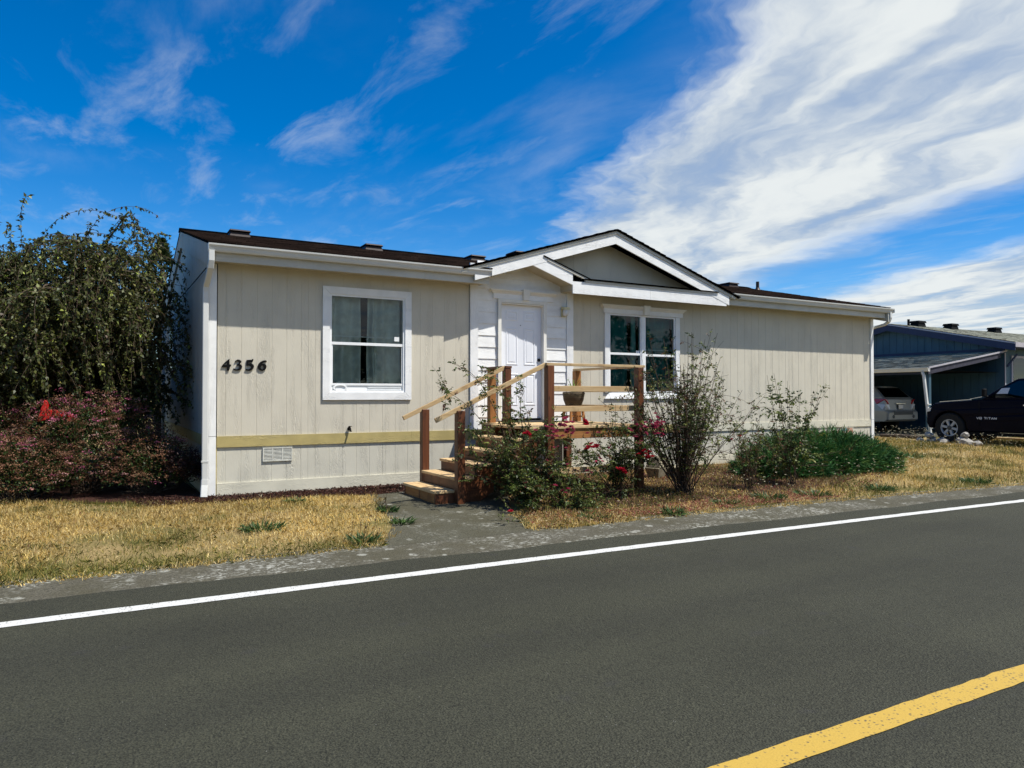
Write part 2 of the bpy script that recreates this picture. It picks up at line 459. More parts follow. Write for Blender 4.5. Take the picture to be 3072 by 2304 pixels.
def np_mesh(name, V, F, mat, cols=None, parent=None, smooth=False):
    """V (n,3), F (m,k) numpy arrays; cols (n,3) point colours"""
    V = np.ascontiguousarray(V, np.float32); F = np.ascontiguousarray(F, np.int32)
    me = bpy.data.meshes.new(name)
    me.vertices.add(len(V)); me.vertices.foreach_set('co', V.ravel())
    k = F.shape[1]
    me.loops.add(F.size); me.loops.foreach_set('vertex_index', F.ravel())
    me.polygons.add(len(F))
    me.polygons.foreach_set('loop_start', np.arange(0, F.size, k, dtype=np.int32))
    me.polygons.foreach_set('loop_total', np.full(len(F), k, np.int32))
    if cols is not None:
        a = me.color_attributes.new('Col', 'FLOAT_COLOR', 'POINT')
        cc = np.ones((len(V), 4), np.float32); cc[:, :3] = cols
        a.data.foreach_set('color', cc.ravel())
    me.materials.append(M[mat] if isinstance(mat, str) else mat)
    me.update(calc_edges=True)
    if smooth: me.polygons.foreach_set('use_smooth', [True] * len(me.polygons))
    o = bpy.data.objects.new(name, me)
    link(o, parent)
    return o
def structure(o): o['kind'] = 'structure'; return o
def stuff(o): o['kind'] = 'stuff'; return o

# ------------------------------------------------------------------ terrain
def sstep(a): a = np.clip(a, 0, 1); return a * a * (3 - 2 * a)
def gz(x, y):
    x = np.asarray(x, float); y = np.asarray(y, float)
    base = 0.03 * np.clip((y - 6.4) / 0.7, 0, 1) + 0.07 * sstep((y - 7.0) / 3.0)
    rise = 0.10 * sstep((x - 9.0) / 9.0) * sstep((y - 6.8) / 4.0)
    z = base + rise
    return np.where(y < 6.35, 0.0, z)
def gz1(x, y): return float(gz(x, y))
def edge_road(x): x = np.clip(x, -30, 30); return 6.52 - 0.045 * x + 0.0006 * x * x
def edge_back(x): return np.where(x < 0, 7.10, 7.10 - 0.0025 * np.clip(x, 0, 18) ** 2 - np.clip(x - 18, 0, 60) * 0.06)
def curve_line(x):
    xc = np.clip(x, -20, 20)
    return -0.0195 * xc - 0.0010 * xc * xc + np.where(x > 20, -(x - 20) * 0.0595, 0) + np.where(x < -20, (x + 20) * 0.0205, 0)
xs = np.concatenate([[-900, -300, -100, -40, -20], np.arange(-10, 30.1, 0.5), [36, 45, 70, 120, 300, 900]])
ys = np.concatenate([[-900, -300, -100, -30, -12], [-6, -2, 2, 5, 5.9], np.arange(6.2, 16.1, 0.3), [18, 22, 30, 50, 100, 300, 900]])
XX, YY = np.meshgrid(xs, ys)
ZZ = gz(XX, YY) + 0.012 * np.sin(XX * 2.1 + YY) * np.sin(YY * 1.7) * (YY > 7.2)
ZZ = np.where(YY < 6.35, -0.04, ZZ)
V = np.stack([XX, YY, ZZ], -1).reshape(-1, 3)
nx, ny = len(xs), len(ys)
ii = (np.arange(ny - 1)[:, None] * nx + np.arange(nx - 1)[None]).ravel()
ground = np_mesh('ground', V, np.stack([ii, ii + 1, ii + nx + 1, ii + nx], -1), 'soil', smooth=True)
structure(ground)
def ribbon(name, xs_, f0, f1, zf, mat, n=2):
    vs_ = []
    for x in xs_:
        for k in range(n):
            y = f0(x) + (f1(x) - f0(x)) * k / (n - 1)
            vs_.append((x, y, zf(x, y)))
    V = np.array(vs_); m_ = len(xs_)
    i = (np.arange(m_ - 1)[:, None] * n + np.arange(n - 1)[None]).ravel()
    return np_mesh(name, V, np.stack([i, i + n, i + n + 1, i + 1], -1), mat)
rx = np.concatenate([[-120, -60, -30], np.arange(-16, 30.1, 0.25), [34, 40, 60, 120]])
jit = {round(float(x), 2): 0.025 * math.sin(x * 3.1) + 0.02 * random.uniform(-1, 1) for x in rx}
road = structure(ribbon('road', rx, lambda x: -5.4 + float(curve_line(x)), lambda x: float(edge_road(x)) + jit[round(float(x), 2)], lambda x, y: 0.012, 'asphalt', 6))
structure(ribbon('pavement', rx, lambda x: float(edge_road(x)) - 0.15, lambda x: float(edge_back(x)) + 0.08, lambda x, y: gz1(x, y) + 0.006 if y > 6.4 else 0.006 + 0 * x, 'shoulder', 6))
def rjit(a): return a + random.uniform(-0.004, 0.004)
lx = np.arange(-30, 45, 0.1)
wl = structure(ribbon('road_edge_line', lx, lambda x: rjit(5.845 + float(curve_line(x))), lambda x: rjit(5.985 + float(curve_line(x))), lambda x, y: 0.016, 'linewhite'))
yl = structure(ribbon('road_centre_line', lx, lambda x: rjit(2.115 - 0.0155 * x), lambda x: rjit(2.255 - 0.0145 * x), lambda x, y: 0.016, 'lineyellow'))
# concrete path to the steps
pl = [(2.45, 6.98), (2.95, 8.0), (3.25, 9.2), (3.45, 10.3), (5.6, 10.6), (5.1, 9.3), (4.55, 8.0), (4.35, 6.98)]
pv = []
for k in range(13):
    f = k / 12
    y = 6.98 + f * 3.5
    xl = np.interp(y, [6.98, 8.0, 9.2, 10.5], [2.45, 2.95, 3.2, 3.4]); xr = np.interp(y, [6.98, 8.0, 9.3, 10.5], [4.25, 4.5, 5.2, 5.7])
    for j in range(5):
        x = xl + (xr - xl) * j / 4
        pv.append((x, y, gz1(x, y) + (0.0145 if k else 0.0075)))
i = (np.arange(12)[:, None] * 5 + np.arange(4)[None]).ravel()
structure(np_mesh('path', np.array(pv), np.stack([i, i + 1, i + 6, i + 5], -1), 'path'))
# mulch beds
def bed(name, poly, dz, mat):
    tri = tessellate_polygon([[Vector((x, y, 0)) for x, y in poly]])
    bm = bmesh.new()
    vs_ = [bm.verts.new((x, y, 0)) for x, y in poly]
    for a in tri: bm.faces.new([vs_[q] for q in a])
    for _ in range(4):
        bmesh.ops.subdivide_edges(bm, edges=[e for e in bm.edges if e.calc_length() > 0.5], cuts=1, use_grid_fill=True)
        bmesh.ops.triangulate(bm, faces=bm.faces)
    for v in bm.verts: v.co.z = gz1(v.co.x, v.co.y) + dz + 0.010 * math.sin(v.co.x * 7) * math.sin(v.co.y * 9)
    bmesh.ops.recalc_face_normals(bm, faces=bm.faces)
    me = bpy.data.meshes.new(name); bm.to_mesh(me); bm.free()
    if me.polygons[0].normal.z < 0: me.flip_normals()
    me.materials.append(M[mat])
    o = bpy.data.objects.new(name, me); link(o)
    return structure(o)
MULCH_L = [(-6, 13.6), (-3.0, 12.6), (-1.2, 12.05), (-0.1, 11.2), (0.7, 10.75), (1.08, 10.62), (1.7, 10.5), (2.3, 10.42), (3.0, 10.25), (3.5, 10.12), (3.9, 10.3), (5.4, 10.6), (5.4, 10.99), (1.3, 10.99), (1.2, 13), (1.1, 19), (-6, 19)]
bed('mulch_bed', MULCH_L, 0.02, 'mulch')
MULCH_R = [(4.75, 8.05), (5.6, 7.75), (7.0, 7.65), (8.5, 7.7), (10.2, 7.75), (11.5, 8.2), (12.8, 8.6), (14.4, 9.3), (14.6, 10.3), (13, 10.99), (5.6, 10.99), (5.2, 9.4)]
bed('mulch_bed', MULCH_R, 0.022, 'mulch')

# ================================================================== the beige manufactured home
WY = 11.0
home = thing('manufactured_home', (8.8, 15.0, 0.1), 'long beige single-storey home with dark shingle roof and white-trimmed front gable', 'house')
GRV = 0.2125
def grooves(x0, x1, off=1.53):
    k0 = math.ceil((x0 - off) / GRV); g = []
    while off + k0 * GRV < x1 - 0.012:
        x = off + k0 * GRV
        if x > x0 + 0.012: g.append(x)
        k0 += 1
    return g
def siding(mb, x0, x1, z0, z1, y, th=0.018, w=0.005, d=0.0032, axis='x', sgn=1):
    """grooved sheet: front face at y, body behind"""
    prof = [(x0, 0)]
    for g in grooves(x0, x1): prof += [(g - w, 0), (g - w + 0.002, d), (g + w - 0.002, d), (g + w, 0)]
    prof.append((x1, 0))
    n = len(prof)
    def P(a, dd, z): return (a, y + dd * sgn, z) if axis == 'x' else (y + dd * sgn, a, z)
    v = [P(a, dd, z0) for a, dd in prof] + [P(a, dd, z1) for a, dd in prof]
    f = [(i, i + 1, i + 1 + n, i + n) for i in range(n - 1)]
    v += [P(x0, th, z0), P(x1, th, z0), P(x0, th, z1), P(x1, th, z1)]
    q = 2 * n
    f += [(q, q + 1, q + 3, q + 2), (0, n, q + 2, q), (n - 1, q + 1, q + 3, 2 * n - 1), tuple(list(range(n)) + [q + 1, q]), tuple(list(range(n, 2 * n)) + [q + 3, q + 2])]
    mb.add(v, f)
# openings in the front wall (x0, x1, z0, z1)
W1 = (3.02, 4.24, 1.60, 3.115)
W2 = (8.33, 9.98, 1.61, 3.11)
DR = (5.95, 6.91, 1.12, 3.16)
TZ = 0.972   # belt line top
def front_sheet(x0, x1, z0, z1, mat):
    mb = MB()
    hit = [w for w in (W1, W2, DR) if w[0] < x1 and w[1] > x0 and w[2] < z1 and w[3] > z0]
    if not hit: siding(mb, x0, x1, z0, z1, WY)
    else:
        w = hit[0]
        a, b_ = max(x0, w[0]), min(x1, w[1])
        if a > x0 + 0.005: siding(mb, x0, a, z0, z1, WY)
        if b_ < x1 - 0.005: siding(mb, b_, x1, z0, z1, WY)
        if a <= x0 + 0.005 and b_ >= x1 - 0.005:
            siding(mb, a, b_, z0, w[2], WY); mb.build('siding_panel', mat, home)
            mb = MB(); siding(mb, a, b_, w[3], z1, WY)
        else: siding(mb, a, b_, z0, w[2], WY); siding(mb, a, b_, w[3], z1, WY)
    return mb.build('siding_panel', mat, home)
seams = [1.42, 2.70, 3.925, 5.15, 5.395]
for a, b_ in zip(seams[:-1], seams[1:]):
    front_sheet(a + 0.001, b_ - 0.001, TZ - 0.02, 3.43, 'siding')
    front_sheet(a + 0.001, b_ - 0.001, 0.10, TZ - 0.02, 'skirt')
seams = [7.51, 8.45, 9.67, 10.89, 12.11, 13.33, 14.55, 15.77, 16.26]
for a, b_ in zip(seams[:-1], seams[1:]):
    front_sheet(a + 0.001, b_ - 0.001, TZ - 0.02, 3.43, 'siding')
    front_sheet(a + 0.001, b_ - 0.001, 0.12, TZ - 0.02, 'skirt')
front_sheet(5.397, 7.508, 0.12, TZ + 0.1, 'skirt')
# belt and base boards
for a, b_ in ((1.42, 4.35), (4.352, 7.6), (7.602, 9.95)):
    box('belt_board', 'belt', home, a, b_, WY - 0.022, WY - 0.001, 0.815, TZ)
for a, b_ in ((9.952, 13.2), (13.202, 16.2)):
    box('belt_board', 'base', home, a, b_, WY - 0.022, WY - 0.001, 0.815, TZ)
for a, b_ in ((1.42, 5.1), (5.102, 9.2), (9.202, 12.8), (12.802, 16.2)):
    box('base_board', 'base', home, a, b_, WY - 0.020, WY - 0.001, 0.08 + 0.06 * sstep((a - 6) / 8), 0.305)
# corner boards (the left pair is split at the belt line)
def corner(x0, x1, z0, z1): box('corner_board', 'white_v', home, x0, x1, WY - 0.03, WY + 0.012, z0, z1)
corner(1.305, 1.405, TZ + 0.004, 3.42); corner(1.305, 1.405, 0.14, TZ - 0.002)
corner(16.215, 16.315, TZ + 0.004, 3.42); corner(16.215, 16.315, 0.2, TZ - 0.002)
box('corner_strip', 'belt', home, 1.406, 1.419, WY - 0.012, WY - 0.001, 0.14, TZ - 0.02)
corner(5.405, 5.553, 0.98, 3.80); corner(7.365, 7.505, 0.98, 3.44)
# lap siding round the door
LAP = 0.2005
zt = 0.98
k = 0
while zt < 3.9:
    z0, z1 = zt, min(zt + LAP, 3.86)
    for a, b_ in ((5.555, 5.945), (6.915, 7.362)):
        if z1 > 3.16:   # above the door the courses run right across
            if a > 6: continue
            b2 = 7.362
        else: b2 = b_
        mb = MB()
        if z0 < 3.16 < z1:
            for (p, q, lo, hi) in ((5.555, 5.945, z0, z1), (5.945, 6.915, 3.16, z1), (6.915, 7.362, z0, z1)):
                mb.hexa([(p, WY - 0.012, lo), (q, WY - 0.012, lo), (q, WY + 0.015, lo), (p, WY + 0.015, lo)], [(p, WY + 0.002, hi), (q, WY + 0.002, hi), (q, WY + 0.015, hi), (p, WY + 0.015, hi)])
        else:
            mb.hexa([(a, WY - 0.012, z0), (b2, WY - 0.012, z0), (b2, WY + 0.015, z0), (a, WY + 0.015, z0)], [(a, WY + 0.002, z1), (b2, WY + 0.002, z1), (b2, WY + 0.015, z1), (a, WY + 0.015, z1)])
        mb.build('lap_board', 'white_h', home)
    zt += LAP
# the gable face above the small entry roof, three sheets
zs_ = lambda x: 3.776 - 0.336 * (x - 6.438)
def gtop(x): return 4.42 - 0.325 * abs(x - 8.19)
for a, b_ in ((6.3, 7.5), (7.504, 9.35), (9.354, 10.95)):
    pts = [(a, 3.45), (b_, 3.45), (b_, gtop(b_))] + ([(8.19, gtop(8.19))] if a < 8.19 < b_ else []) + [(a, gtop(a))]
    pts = [(x, max(z, 3.46)) for x, z in pts]
    if a < 7: pts = [(6.62, zs_(6.62) + 0.25), (b_, zs_(b_) + 0.25), (b_, gtop(b_)), (6.62, gtop(6.62))]
    MB().prism(pts, 1, 10.955, 10.975).build('gable_panel', 'siding', home)
# other walls (out of sight or side)
sw = [10.985, 12.2, 13.42, 14.64, 15.86, 17.08, 18.3, 19.0]
for a, b_ in zip(sw[:-1], sw[1:]):
    mb = MB()
    for g0, g1 in zip([a] + grooves(a, b_), grooves(a, b_) + [b_]):
        mid = (g0 + g1) / 2
        zt_ = lambda y: 4.60 - 0.236 * abs(y - 15.0)
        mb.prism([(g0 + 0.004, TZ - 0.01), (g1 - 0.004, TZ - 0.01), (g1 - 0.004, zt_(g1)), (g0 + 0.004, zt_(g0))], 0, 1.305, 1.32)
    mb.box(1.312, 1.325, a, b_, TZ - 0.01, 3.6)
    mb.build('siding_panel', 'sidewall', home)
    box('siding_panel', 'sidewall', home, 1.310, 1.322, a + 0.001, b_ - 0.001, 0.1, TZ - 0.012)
box('belt_board', 'belt', home, 1.284, 1.304, 11.03, 15.2, 0.815, TZ)
box('belt_board', 'belt', home, 1.284, 1.304, 15.204, 19.0, 0.815, TZ)
box('base_board', 'base', home, 1.286, 1.306, 11.03, 19.0, 0.08, 0.30)
corner2 = box('corner_board', 'white_v', home, 1.285, 1.3045, 10.972, 11.06, 0.14, 3.42)
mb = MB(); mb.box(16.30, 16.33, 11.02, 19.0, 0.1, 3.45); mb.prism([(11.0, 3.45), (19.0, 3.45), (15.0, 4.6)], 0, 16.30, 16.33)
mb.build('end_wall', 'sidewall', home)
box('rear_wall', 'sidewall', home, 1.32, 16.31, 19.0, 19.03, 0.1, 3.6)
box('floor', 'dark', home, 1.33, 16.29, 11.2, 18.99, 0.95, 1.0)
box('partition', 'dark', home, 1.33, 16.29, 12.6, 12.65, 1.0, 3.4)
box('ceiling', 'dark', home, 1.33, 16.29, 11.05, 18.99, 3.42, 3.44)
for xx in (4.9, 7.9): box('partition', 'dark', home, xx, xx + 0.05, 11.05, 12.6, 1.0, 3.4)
# side window, seen edge on
sw_ = box('side_window', 'vinyl', home, 1.272, 1.304, 16.56, 17.40, 2.05, 3.25)
box('pane', 'glass', sw_, 1.268, 1.271, 16.66, 17.30, 2.13, 3.17)
MB().tube([(1.27, 11.05, 3.36), (1.268, 13.0, 3.37), (1.27, 17.4, 3.42)], 0.008, 6).build('cable', 'black', home)

# ---- window builder: x0..x1, z0..z1 is the framed opening
def pane(parent, mat, x0, x1, y, z0, z1):
    return MB().add([(x0, y, z0), (x1, y, z0), (x1, y, z1), (x0, y, z1)], [(0, 1, 2, 3)]).build('pane', mat, parent, fix=False)
def frame4(mb, x0, x1, z0, z1, w, y0, y1):
    mb.box(x0, x0 + w, y0, y1, z0, z1); mb.box(x1 - w, x1, y0, y1, z0, z1)
    mb.box(x0 + w, x1 - w, y0, y1, z1 - w, z1); mb.box(x0 + w, x1 - w, y0, y1, z0, z0 + w)
def curtain(parent, x0, x1, z0, z1, y, mat, pleat=0.11, amp=0.03, flare=0.0):
    n = 64; V = []; F = []
    rows = 9
    for r_ in range(rows):
        f = r_ / (rows - 1); z = z1 + (z0 - z1) * f
        for i_ in range(n):
            u = i_ / (n - 1)
            x = x0 + (x1 - x0) * u + flare * f * (u if flare > 0 else (u - 1) * -1) * 1.0
            V.append((x + 0.006 * math.sin(f * 7 + u * 11), y + amp * (0.6 + 0.5 * f) * math.sin(2 * math.pi * u * (x1 - x0) / pleat + 0.6 * math.sin(f * 3) + 2 * math.sin(u * 5)), z))
    for r_ in range(rows - 1):
        for i_ in range(n - 1):
            a = r_ * n + i_
            F.append((a, a + 1, a + n + 1, a + n))
    o = np_mesh('curtain', np.array(V), np.array(F), mat, parent=parent, smooth=True)
    return o
# left window
x0, x1, z0, z1 = W1
tx0, tx1, tz0, tz1 = 2.912, 4.347, 1.486, 3.223
mb = MB(); frame4(mb, x0, x1, z0, z1, 0.032, WY - 0.012, WY + 0.06)
win1 = mb.build('window', 'vinyl', home, label='square sash window left of the door with grey curtains')
for poly in ([(tx0, tz1), (tx1, tz1), (x1 - 0.002, z1 - 0.002), (x0 + 0.002, z1 - 0.002)], [(tx0, tz0), (tx1, tz0), (x1 - 0.002, z0 + 0.002), (x0 + 0.002, z0 + 0.002)],
             [(tx0, tz0 + 0.002), (tx0, tz1 - 0.002), (x0, z1 - 0.004), (x0, z0 + 0.004)], [(tx1, tz0 + 0.002), (tx1, tz1 - 0.002), (x1, z1 - 0.004), (x1, z0 + 0.004)]):
    MB().prism(poly, 1, WY - 0.03, WY - 0.001).build('trim_board', 'white_h', win1)
box('meeting_rail', 'vinyl', win1, x0 + 0.033, x1 - 0.033, WY - 0.004, WY + 0.035, 2.335, 2.378)
box('bottom_rail', 'vinyl', win1, x0 + 0.033, x1 - 0.033, WY + 0.0, WY + 0.035, 1.708, 1.742)
mb = MB(); mb.box(x0 + 0.033, x0 + 0.052, WY + 0.004, WY + 0.03, 1.743, 2.334); mb.box(x1 - 0.052, x1 - 0.033, WY + 0.004, WY + 0.03, 1.743, 2.334)
mb.build('sash_stile', 'vinyl', win1)
box('curtain_rail', 'vinyl', win1, x0 + 0.06, x1 - 0.06, WY + 0.05, WY + 0.06, 2.466, 2.478)
pane(win1, 'glass', x0 + 0.03, x1 - 0.03, WY + 0.018, 2.36, z1 - 0.03)
pane(win1, 'glass', x0 + 0.03, x1 - 0.03, WY + 0.012, 1.72, 2.36)
box('vent_panel', 'vinyl', win1, x0 + 0.033, 3.61, WY + 0.012, WY + 0.03, 1.634, 1.706)
mb = MB(); mb.box(3.612, x1 - 0.034, WY + 0.016, WY + 0.026, 1.634, 1.706); mb.box(3.63, x1 - 0.06, WY + 0.005, WY + 0.016, 1.672, 1.684); mb.box(3.63, x1 - 0.06, WY + 0.005, WY + 0.016, 1.640, 1.650)
mb.build('vent_panel', 'vinyl', win1)
mb = MB()
vd = []
for k in range(24):
    a = 2 * math.pi * k / 24
    for rr, dyy in ((1.0, 0.006), (0.95, -0.006), (0.72, -0.006), (0.68, 0.010)):
        vd.append((3.19 + 0.115 * rr * math.cos(a), WY + dyy, 1.672 + 0.05 * rr * math.sin(a)))
fd = [(4 * k + j, 4 * ((k + 1) % 24) + j, 4 * ((k + 1) % 24) + j + 1, 4 * k + j + 1) for k in range(24) for j in range(3)]
mb.add(vd, fd); mb.build('exhaust_duct', 'vinyl', win1)
MB().lathe([(0.078, 0.0), (0.082, 0.02), (0.085, 0.25)], (3.19, WY + 0.03, 1.70), 24, 'Y').build('exhaust_hose', 'curtain', win1)
curtain(win1, 3.02, 3.545, 1.62, 3.12, WY + 0.15, 'curtain', 0.17, 0.06, -0.05)
curtain(win1, 3.665, 4.25, 1.62, 3.12, WY + 0.15, 'curtain', 0.17, 0.06, 0.03)
# sticker in the corner of the upper pane
box('sticker', 'vinyl', win1, 4.07, 4.15, WY + 0.0145, WY + 0.0155, 2.42, 2.49)

# right twin window
x0, x1, z0, z1 = W2
mb = MB()
for a, b_ in ((8.333, 9.122), (9.19, 9.98)): frame4(mb, a, b_, z0, z1, 0.03, WY - 0.010, WY + 0.06)
mb.box(9.122, 9.19, WY - 0.02, WY + 0.05, z0, z1)
win2 = mb.build('window', 'vinyl', home, label='twin sash window behind the deck rail with teal curtains')
box('trim_board', 'white_v', win2, 8.225, 8.331, WY - 0.03, WY - 0.001, 1.612, 3.108)
box('trim_board', 'white_v', win2, 9.982, 10.087, WY - 0.03, WY - 0.001, 1.612, 3.108)
MB().hexa([(8.223, WY - 0.032, 1.49), (10.09, WY - 0.032, 1.49), (10.09, WY - 0.001, 1.49), (8.223, WY - 0.001, 1.49)],
          [(8.223, WY - 0.032, 1.50), (10.09, WY - 0.032, 1.50), (9.99, WY - 0.006, 1.609), (8.32, WY - 0.006, 1.609)]).build('sill', 'white_h', win2)
for a, b_, m0 in ((8.363, 9.092, 2.33), (9.22, 9.95, 2.32)):
    box('meeting_rail', 'vinyl', win2, a, b_, WY - 0.002, WY + 0.035, m0, m0 + 0.042)
    pane(win2, 'glass_teal', a - 0.003, b_ + 0.003, WY + 0.02, m0 + 0.02, z1 - 0.028)
    pane(win2, 'glass_teal', a - 0.003, b_ + 0.003, WY + 0.012, z0 + 0.02, m0 + 0.02)
box('curtain_rail', 'vinyl', win2, 9.22, 9.95, WY + 0.05, WY + 0.058, 2.44, 2.452)
curtain(win2, 8.34, 8.90, 1.62, 3.12, WY + 0.17, 'curtain_teal', 0.15, 0.045)
curtain(win2, 8.99, 9.09, 1.62, 3.12, WY + 0.16, 'curtain', 0.1, 0.02)
curtain(win2, 9.20, 9.97, 1.62, 3.12, WY + 0.17, 'curtain_teal', 0.15, 0.045)
# butterfly-shaped clip on the pane
MB().prism([(9.0, 2.38), (9.03, 2.37), (9.045, 2.39), (9.06, 2.37), (9.085, 2.38), (9.08, 2.43), (9.05, 2.42), (9.042, 2.40), (9.035, 2.42), (9.005, 2.43)], 1, WY + 0.014, WY + 0.017).build('suncatcher', 'vinyl', win2)

# crown headers with keystones
def header(parent, x0, x1, zb, zf, zt, kx, kw, slopes=0.065):
    mb = MB(); mb.box(x0 + slopes, x1 - slopes, WY - 0.042, WY - 0.001, zb, zf)
    mb.build('frieze_board', 'white_h', parent)
    for a, b_, la, lb in ((x0, kx - kw / 2 - 0.002, 1, 0), (kx + kw / 2 + 0.002, x1, 0, 1)):
        prof = [(0.044, zf), (0.052, zf + 0.012), (0.056, zf + 0.022), (0.078, zf + (zt - zf) * 0.62), (0.086, zf + (zt - zf) * 0.72), (0.088, zt)]
        v = []
        for dd, z in prof:
            inset = slopes * (0.088 - dd) / 0.044
            v.append((a + inset * la, WY - dd, z)); v.append((b_ - inset * lb, WY - dd, z))
        n = len(prof)
        f = [(2 * i, 2 * i + 1, 2 * i + 3, 2 * i + 2) for i in range(n - 1)]
        v += [(a, WY - 0.001, zt), (b_, WY - 0.001, zt), (a + slopes * la, WY - 0.001, zf), (b_ - slopes * lb, WY - 0.001, zf)]
        q = 2 * n
        f += [(2 * n - 2, 2 * n - 1, q + 1, q), (0, 1, q + 3, q + 2), tuple([2 * i for i in range(n)] + [q, q + 2]), tuple([2 * i + 1 for i in range(n)] + [q + 1, q + 3])]
        MB().add(v, f).build('crown_moulding', 'crown', parent)
    MB().hexa([(kx - kw * 0.38, WY - 0.095, zb - 0.005), (kx + kw * 0.38, WY - 0.095, zb - 0.005), (kx + kw * 0.38, WY - 0.001, zb - 0.005), (kx - kw * 0.38, WY - 0.001, zb - 0.005)],
              [(kx - kw / 2, WY - 0.115, zt + 0.022), (kx + kw / 2, WY - 0.115, zt + 0.022), (kx + kw / 2, WY - 0.001, zt + 0.022), (kx - kw / 2, WY - 0.001, zt + 0.022)]).build('keystone', 'crown', parent)
header(win2, 8.13, 10.22, 3.113, 3.195, 3.27, 9.19, 0.15)

# ---- front door
mb = MB(); mb.box(5.952, 6.002, WY - 0.032, WY + 0.09, 1.12, 3.145); mb.box(6.856, 6.906, WY - 0.032, WY + 0.09, 1.12, 3.145); mb.box(5.952, 6.906, WY - 0.032, WY + 0.09, 3.145, 3.165)
mb.build('door_jamb', 'crown', home)
door = box('front_door', 'door', home, 6.004, 6.854, WY + 0.045, WY + 0.085, 1.15, 3.142, label='white six-panel front door')
for a, b_ in ((5.945, 5.992), (6.868, 6.915)): box('door_casing', 'crown', door, a - 0.015, b_, WY - 0.05, WY - 0.033, 1.12, 3.168)
box('door_casing', 'crown', door, 5.93, 6.93, WY - 0.05, WY - 0.033, 3.169, 3.225)
header(door, 5.775, 7.125, 3.228, 3.315, 3.385, 6.47, 0.14)
def door_panel(x0, x1, z0, z1):
    y = WY + 0.045
    v = []; f = []
    loops = [(0.0, 0.0), (0.012, -0.007), (0.026, -0.007), (0.034, 0.003), (0.040, 0.003), (0.062, -0.005)]
    for ins, dy_ in loops: v += [(x0 + ins, y + dy_ - 0.0005, z0 + ins), (x1 - ins, y + dy_ - 0.0005, z0 + ins), (x1 - ins, y + dy_ - 0.0005, z1 - ins), (x0 + ins, y + dy_ - 0.0005, z1 - ins)]
    for l in range(len(loops) - 1):
        for k in range(4): f.append((4 * l + k, 4 * l + (k + 1) % 4, 4 * l + 4 + (k + 1) % 4, 4 * l + 4 + k))
    q = 4 * (len(loops) - 1); f.append((q, q + 1, q + 2, q + 3))
    MB().add(v, f).build('door_panel', 'door', door)
for xa, xb in ((6.128, 6.368), (6.490, 6.730)):
    door_panel(xa, xb, 2.865, 3.045); door_panel(xa, xb, 2.085, 2.745); door_panel(xa, xb, 1.375, 1.945)
for zz, rr in ((2.186, 0.028), (2.03, 0.030)):
    MB().lathe([(rr, 0.0), (rr, -0.012), (0.012, -0.016), (0.012, -0.04), (0.026, -0.048), (0.026, -0.066), (0.012, -0.072)] if zz < 2.1 else [(rr, 0), (rr, -0.018), (0.018, -0.024)], (6.80, WY + 0.044, zz), 16, 'Y').build('door_knob' if zz < 2.1 else 'deadbolt', 'black', door)
MB().lathe([(0.009, 0.0), (0.007, -0.006)], (6.425, WY + 0.044, 2.79), 10, 'Y').build('peephole', 'black', door)
box('threshold', 'black', door, 5.96, 6.90, WY - 0.03, WY + 0.09, 1.105, 1.118)
# porch light
mb = MB(); mb.box(7.24, 7.335, WY - 0.03, WY - 0.014, 2.98, 3.165); mb.hexa([(7.225, WY - 0.16, 3.10), (7.35, WY - 0.16, 3.10), (7.35, WY - 0.03, 3.12), (7.225, WY - 0.03, 3.12)], [(7.235, WY - 0.15, 3.145), (7.34, WY - 0.15, 3.145), (7.34, WY - 0.03, 3.165), (7.235, WY - 0.03, 3.165)])
pl_ = mb.build('porch_light', 'lamp', home)
MB().lathe([(0.035, 0.0), (0.048, -0.03), (0.052, -0.08), (0.045, -0.12), (0.02, -0.13)], (7.287, WY - 0.10, 3.12), 14).build('lamp_glass', 'lampglass', pl_, smooth=True)
# house numerals, drawn as outlines
DIG = {'4': ([(525, 395), (529, 588), (560, 583), (582, 606), (566, 664), (527, 672), (524, 778), (492, 800), (440, 790), (440, 682), (262, 674), (280, 630), (396, 500)], [(440, 522), (440, 602), (348, 602)]),
       '3': ([(702, 502), (728, 456), (800, 424), (870, 438), (914, 490), (902, 540), (858, 578), (912, 602), (942, 660), (926, 735), (870, 785), (790, 802), (700, 782), (646, 745), (668, 718), (738, 745), (800, 745), (846, 710), (850, 665), (824, 632), (753, 622), (768, 596), (820, 564), (838, 528), (818, 490), (770, 482), (736, 497), (712, 527)], None),
       '5': ([(1088, 445), (1265, 435), (1280, 410), (1312, 418), (1302, 480), (1276, 525), (1150, 535), (1140, 562), (1240, 553), (1310, 600), (1336, 660), (1316, 730), (1250, 792), (1170, 812), (1090, 802), (1042, 770), (1064, 743), (1140, 757), (1202, 740), (1236, 700), (1226, 665), (1170, 640), (1076, 644)], None),
       '6': ([(1758, 482), (1746, 512), (1660, 532), (1604, 575), (1660, 573), (1722, 604), (1748, 665), (1736, 737), (1690, 792), (1608, 822), (1528, 802), (1468, 737), (1452, 660), (1478, 590), (1538, 520), (1620, 474), (1700, 460)], [(1605 + 46 * math.cos(a), 700 + 66 * math.sin(a)) for a in np.linspace(0, 2 * math.pi, 13)[:-1]])}
def n2w(p): return (1.364 + 0.000409 * p[0] + 4.0e-9 * p[0] * p[0], 2.241 + 0.000014 * p[0] - 0.000430 * p[1])
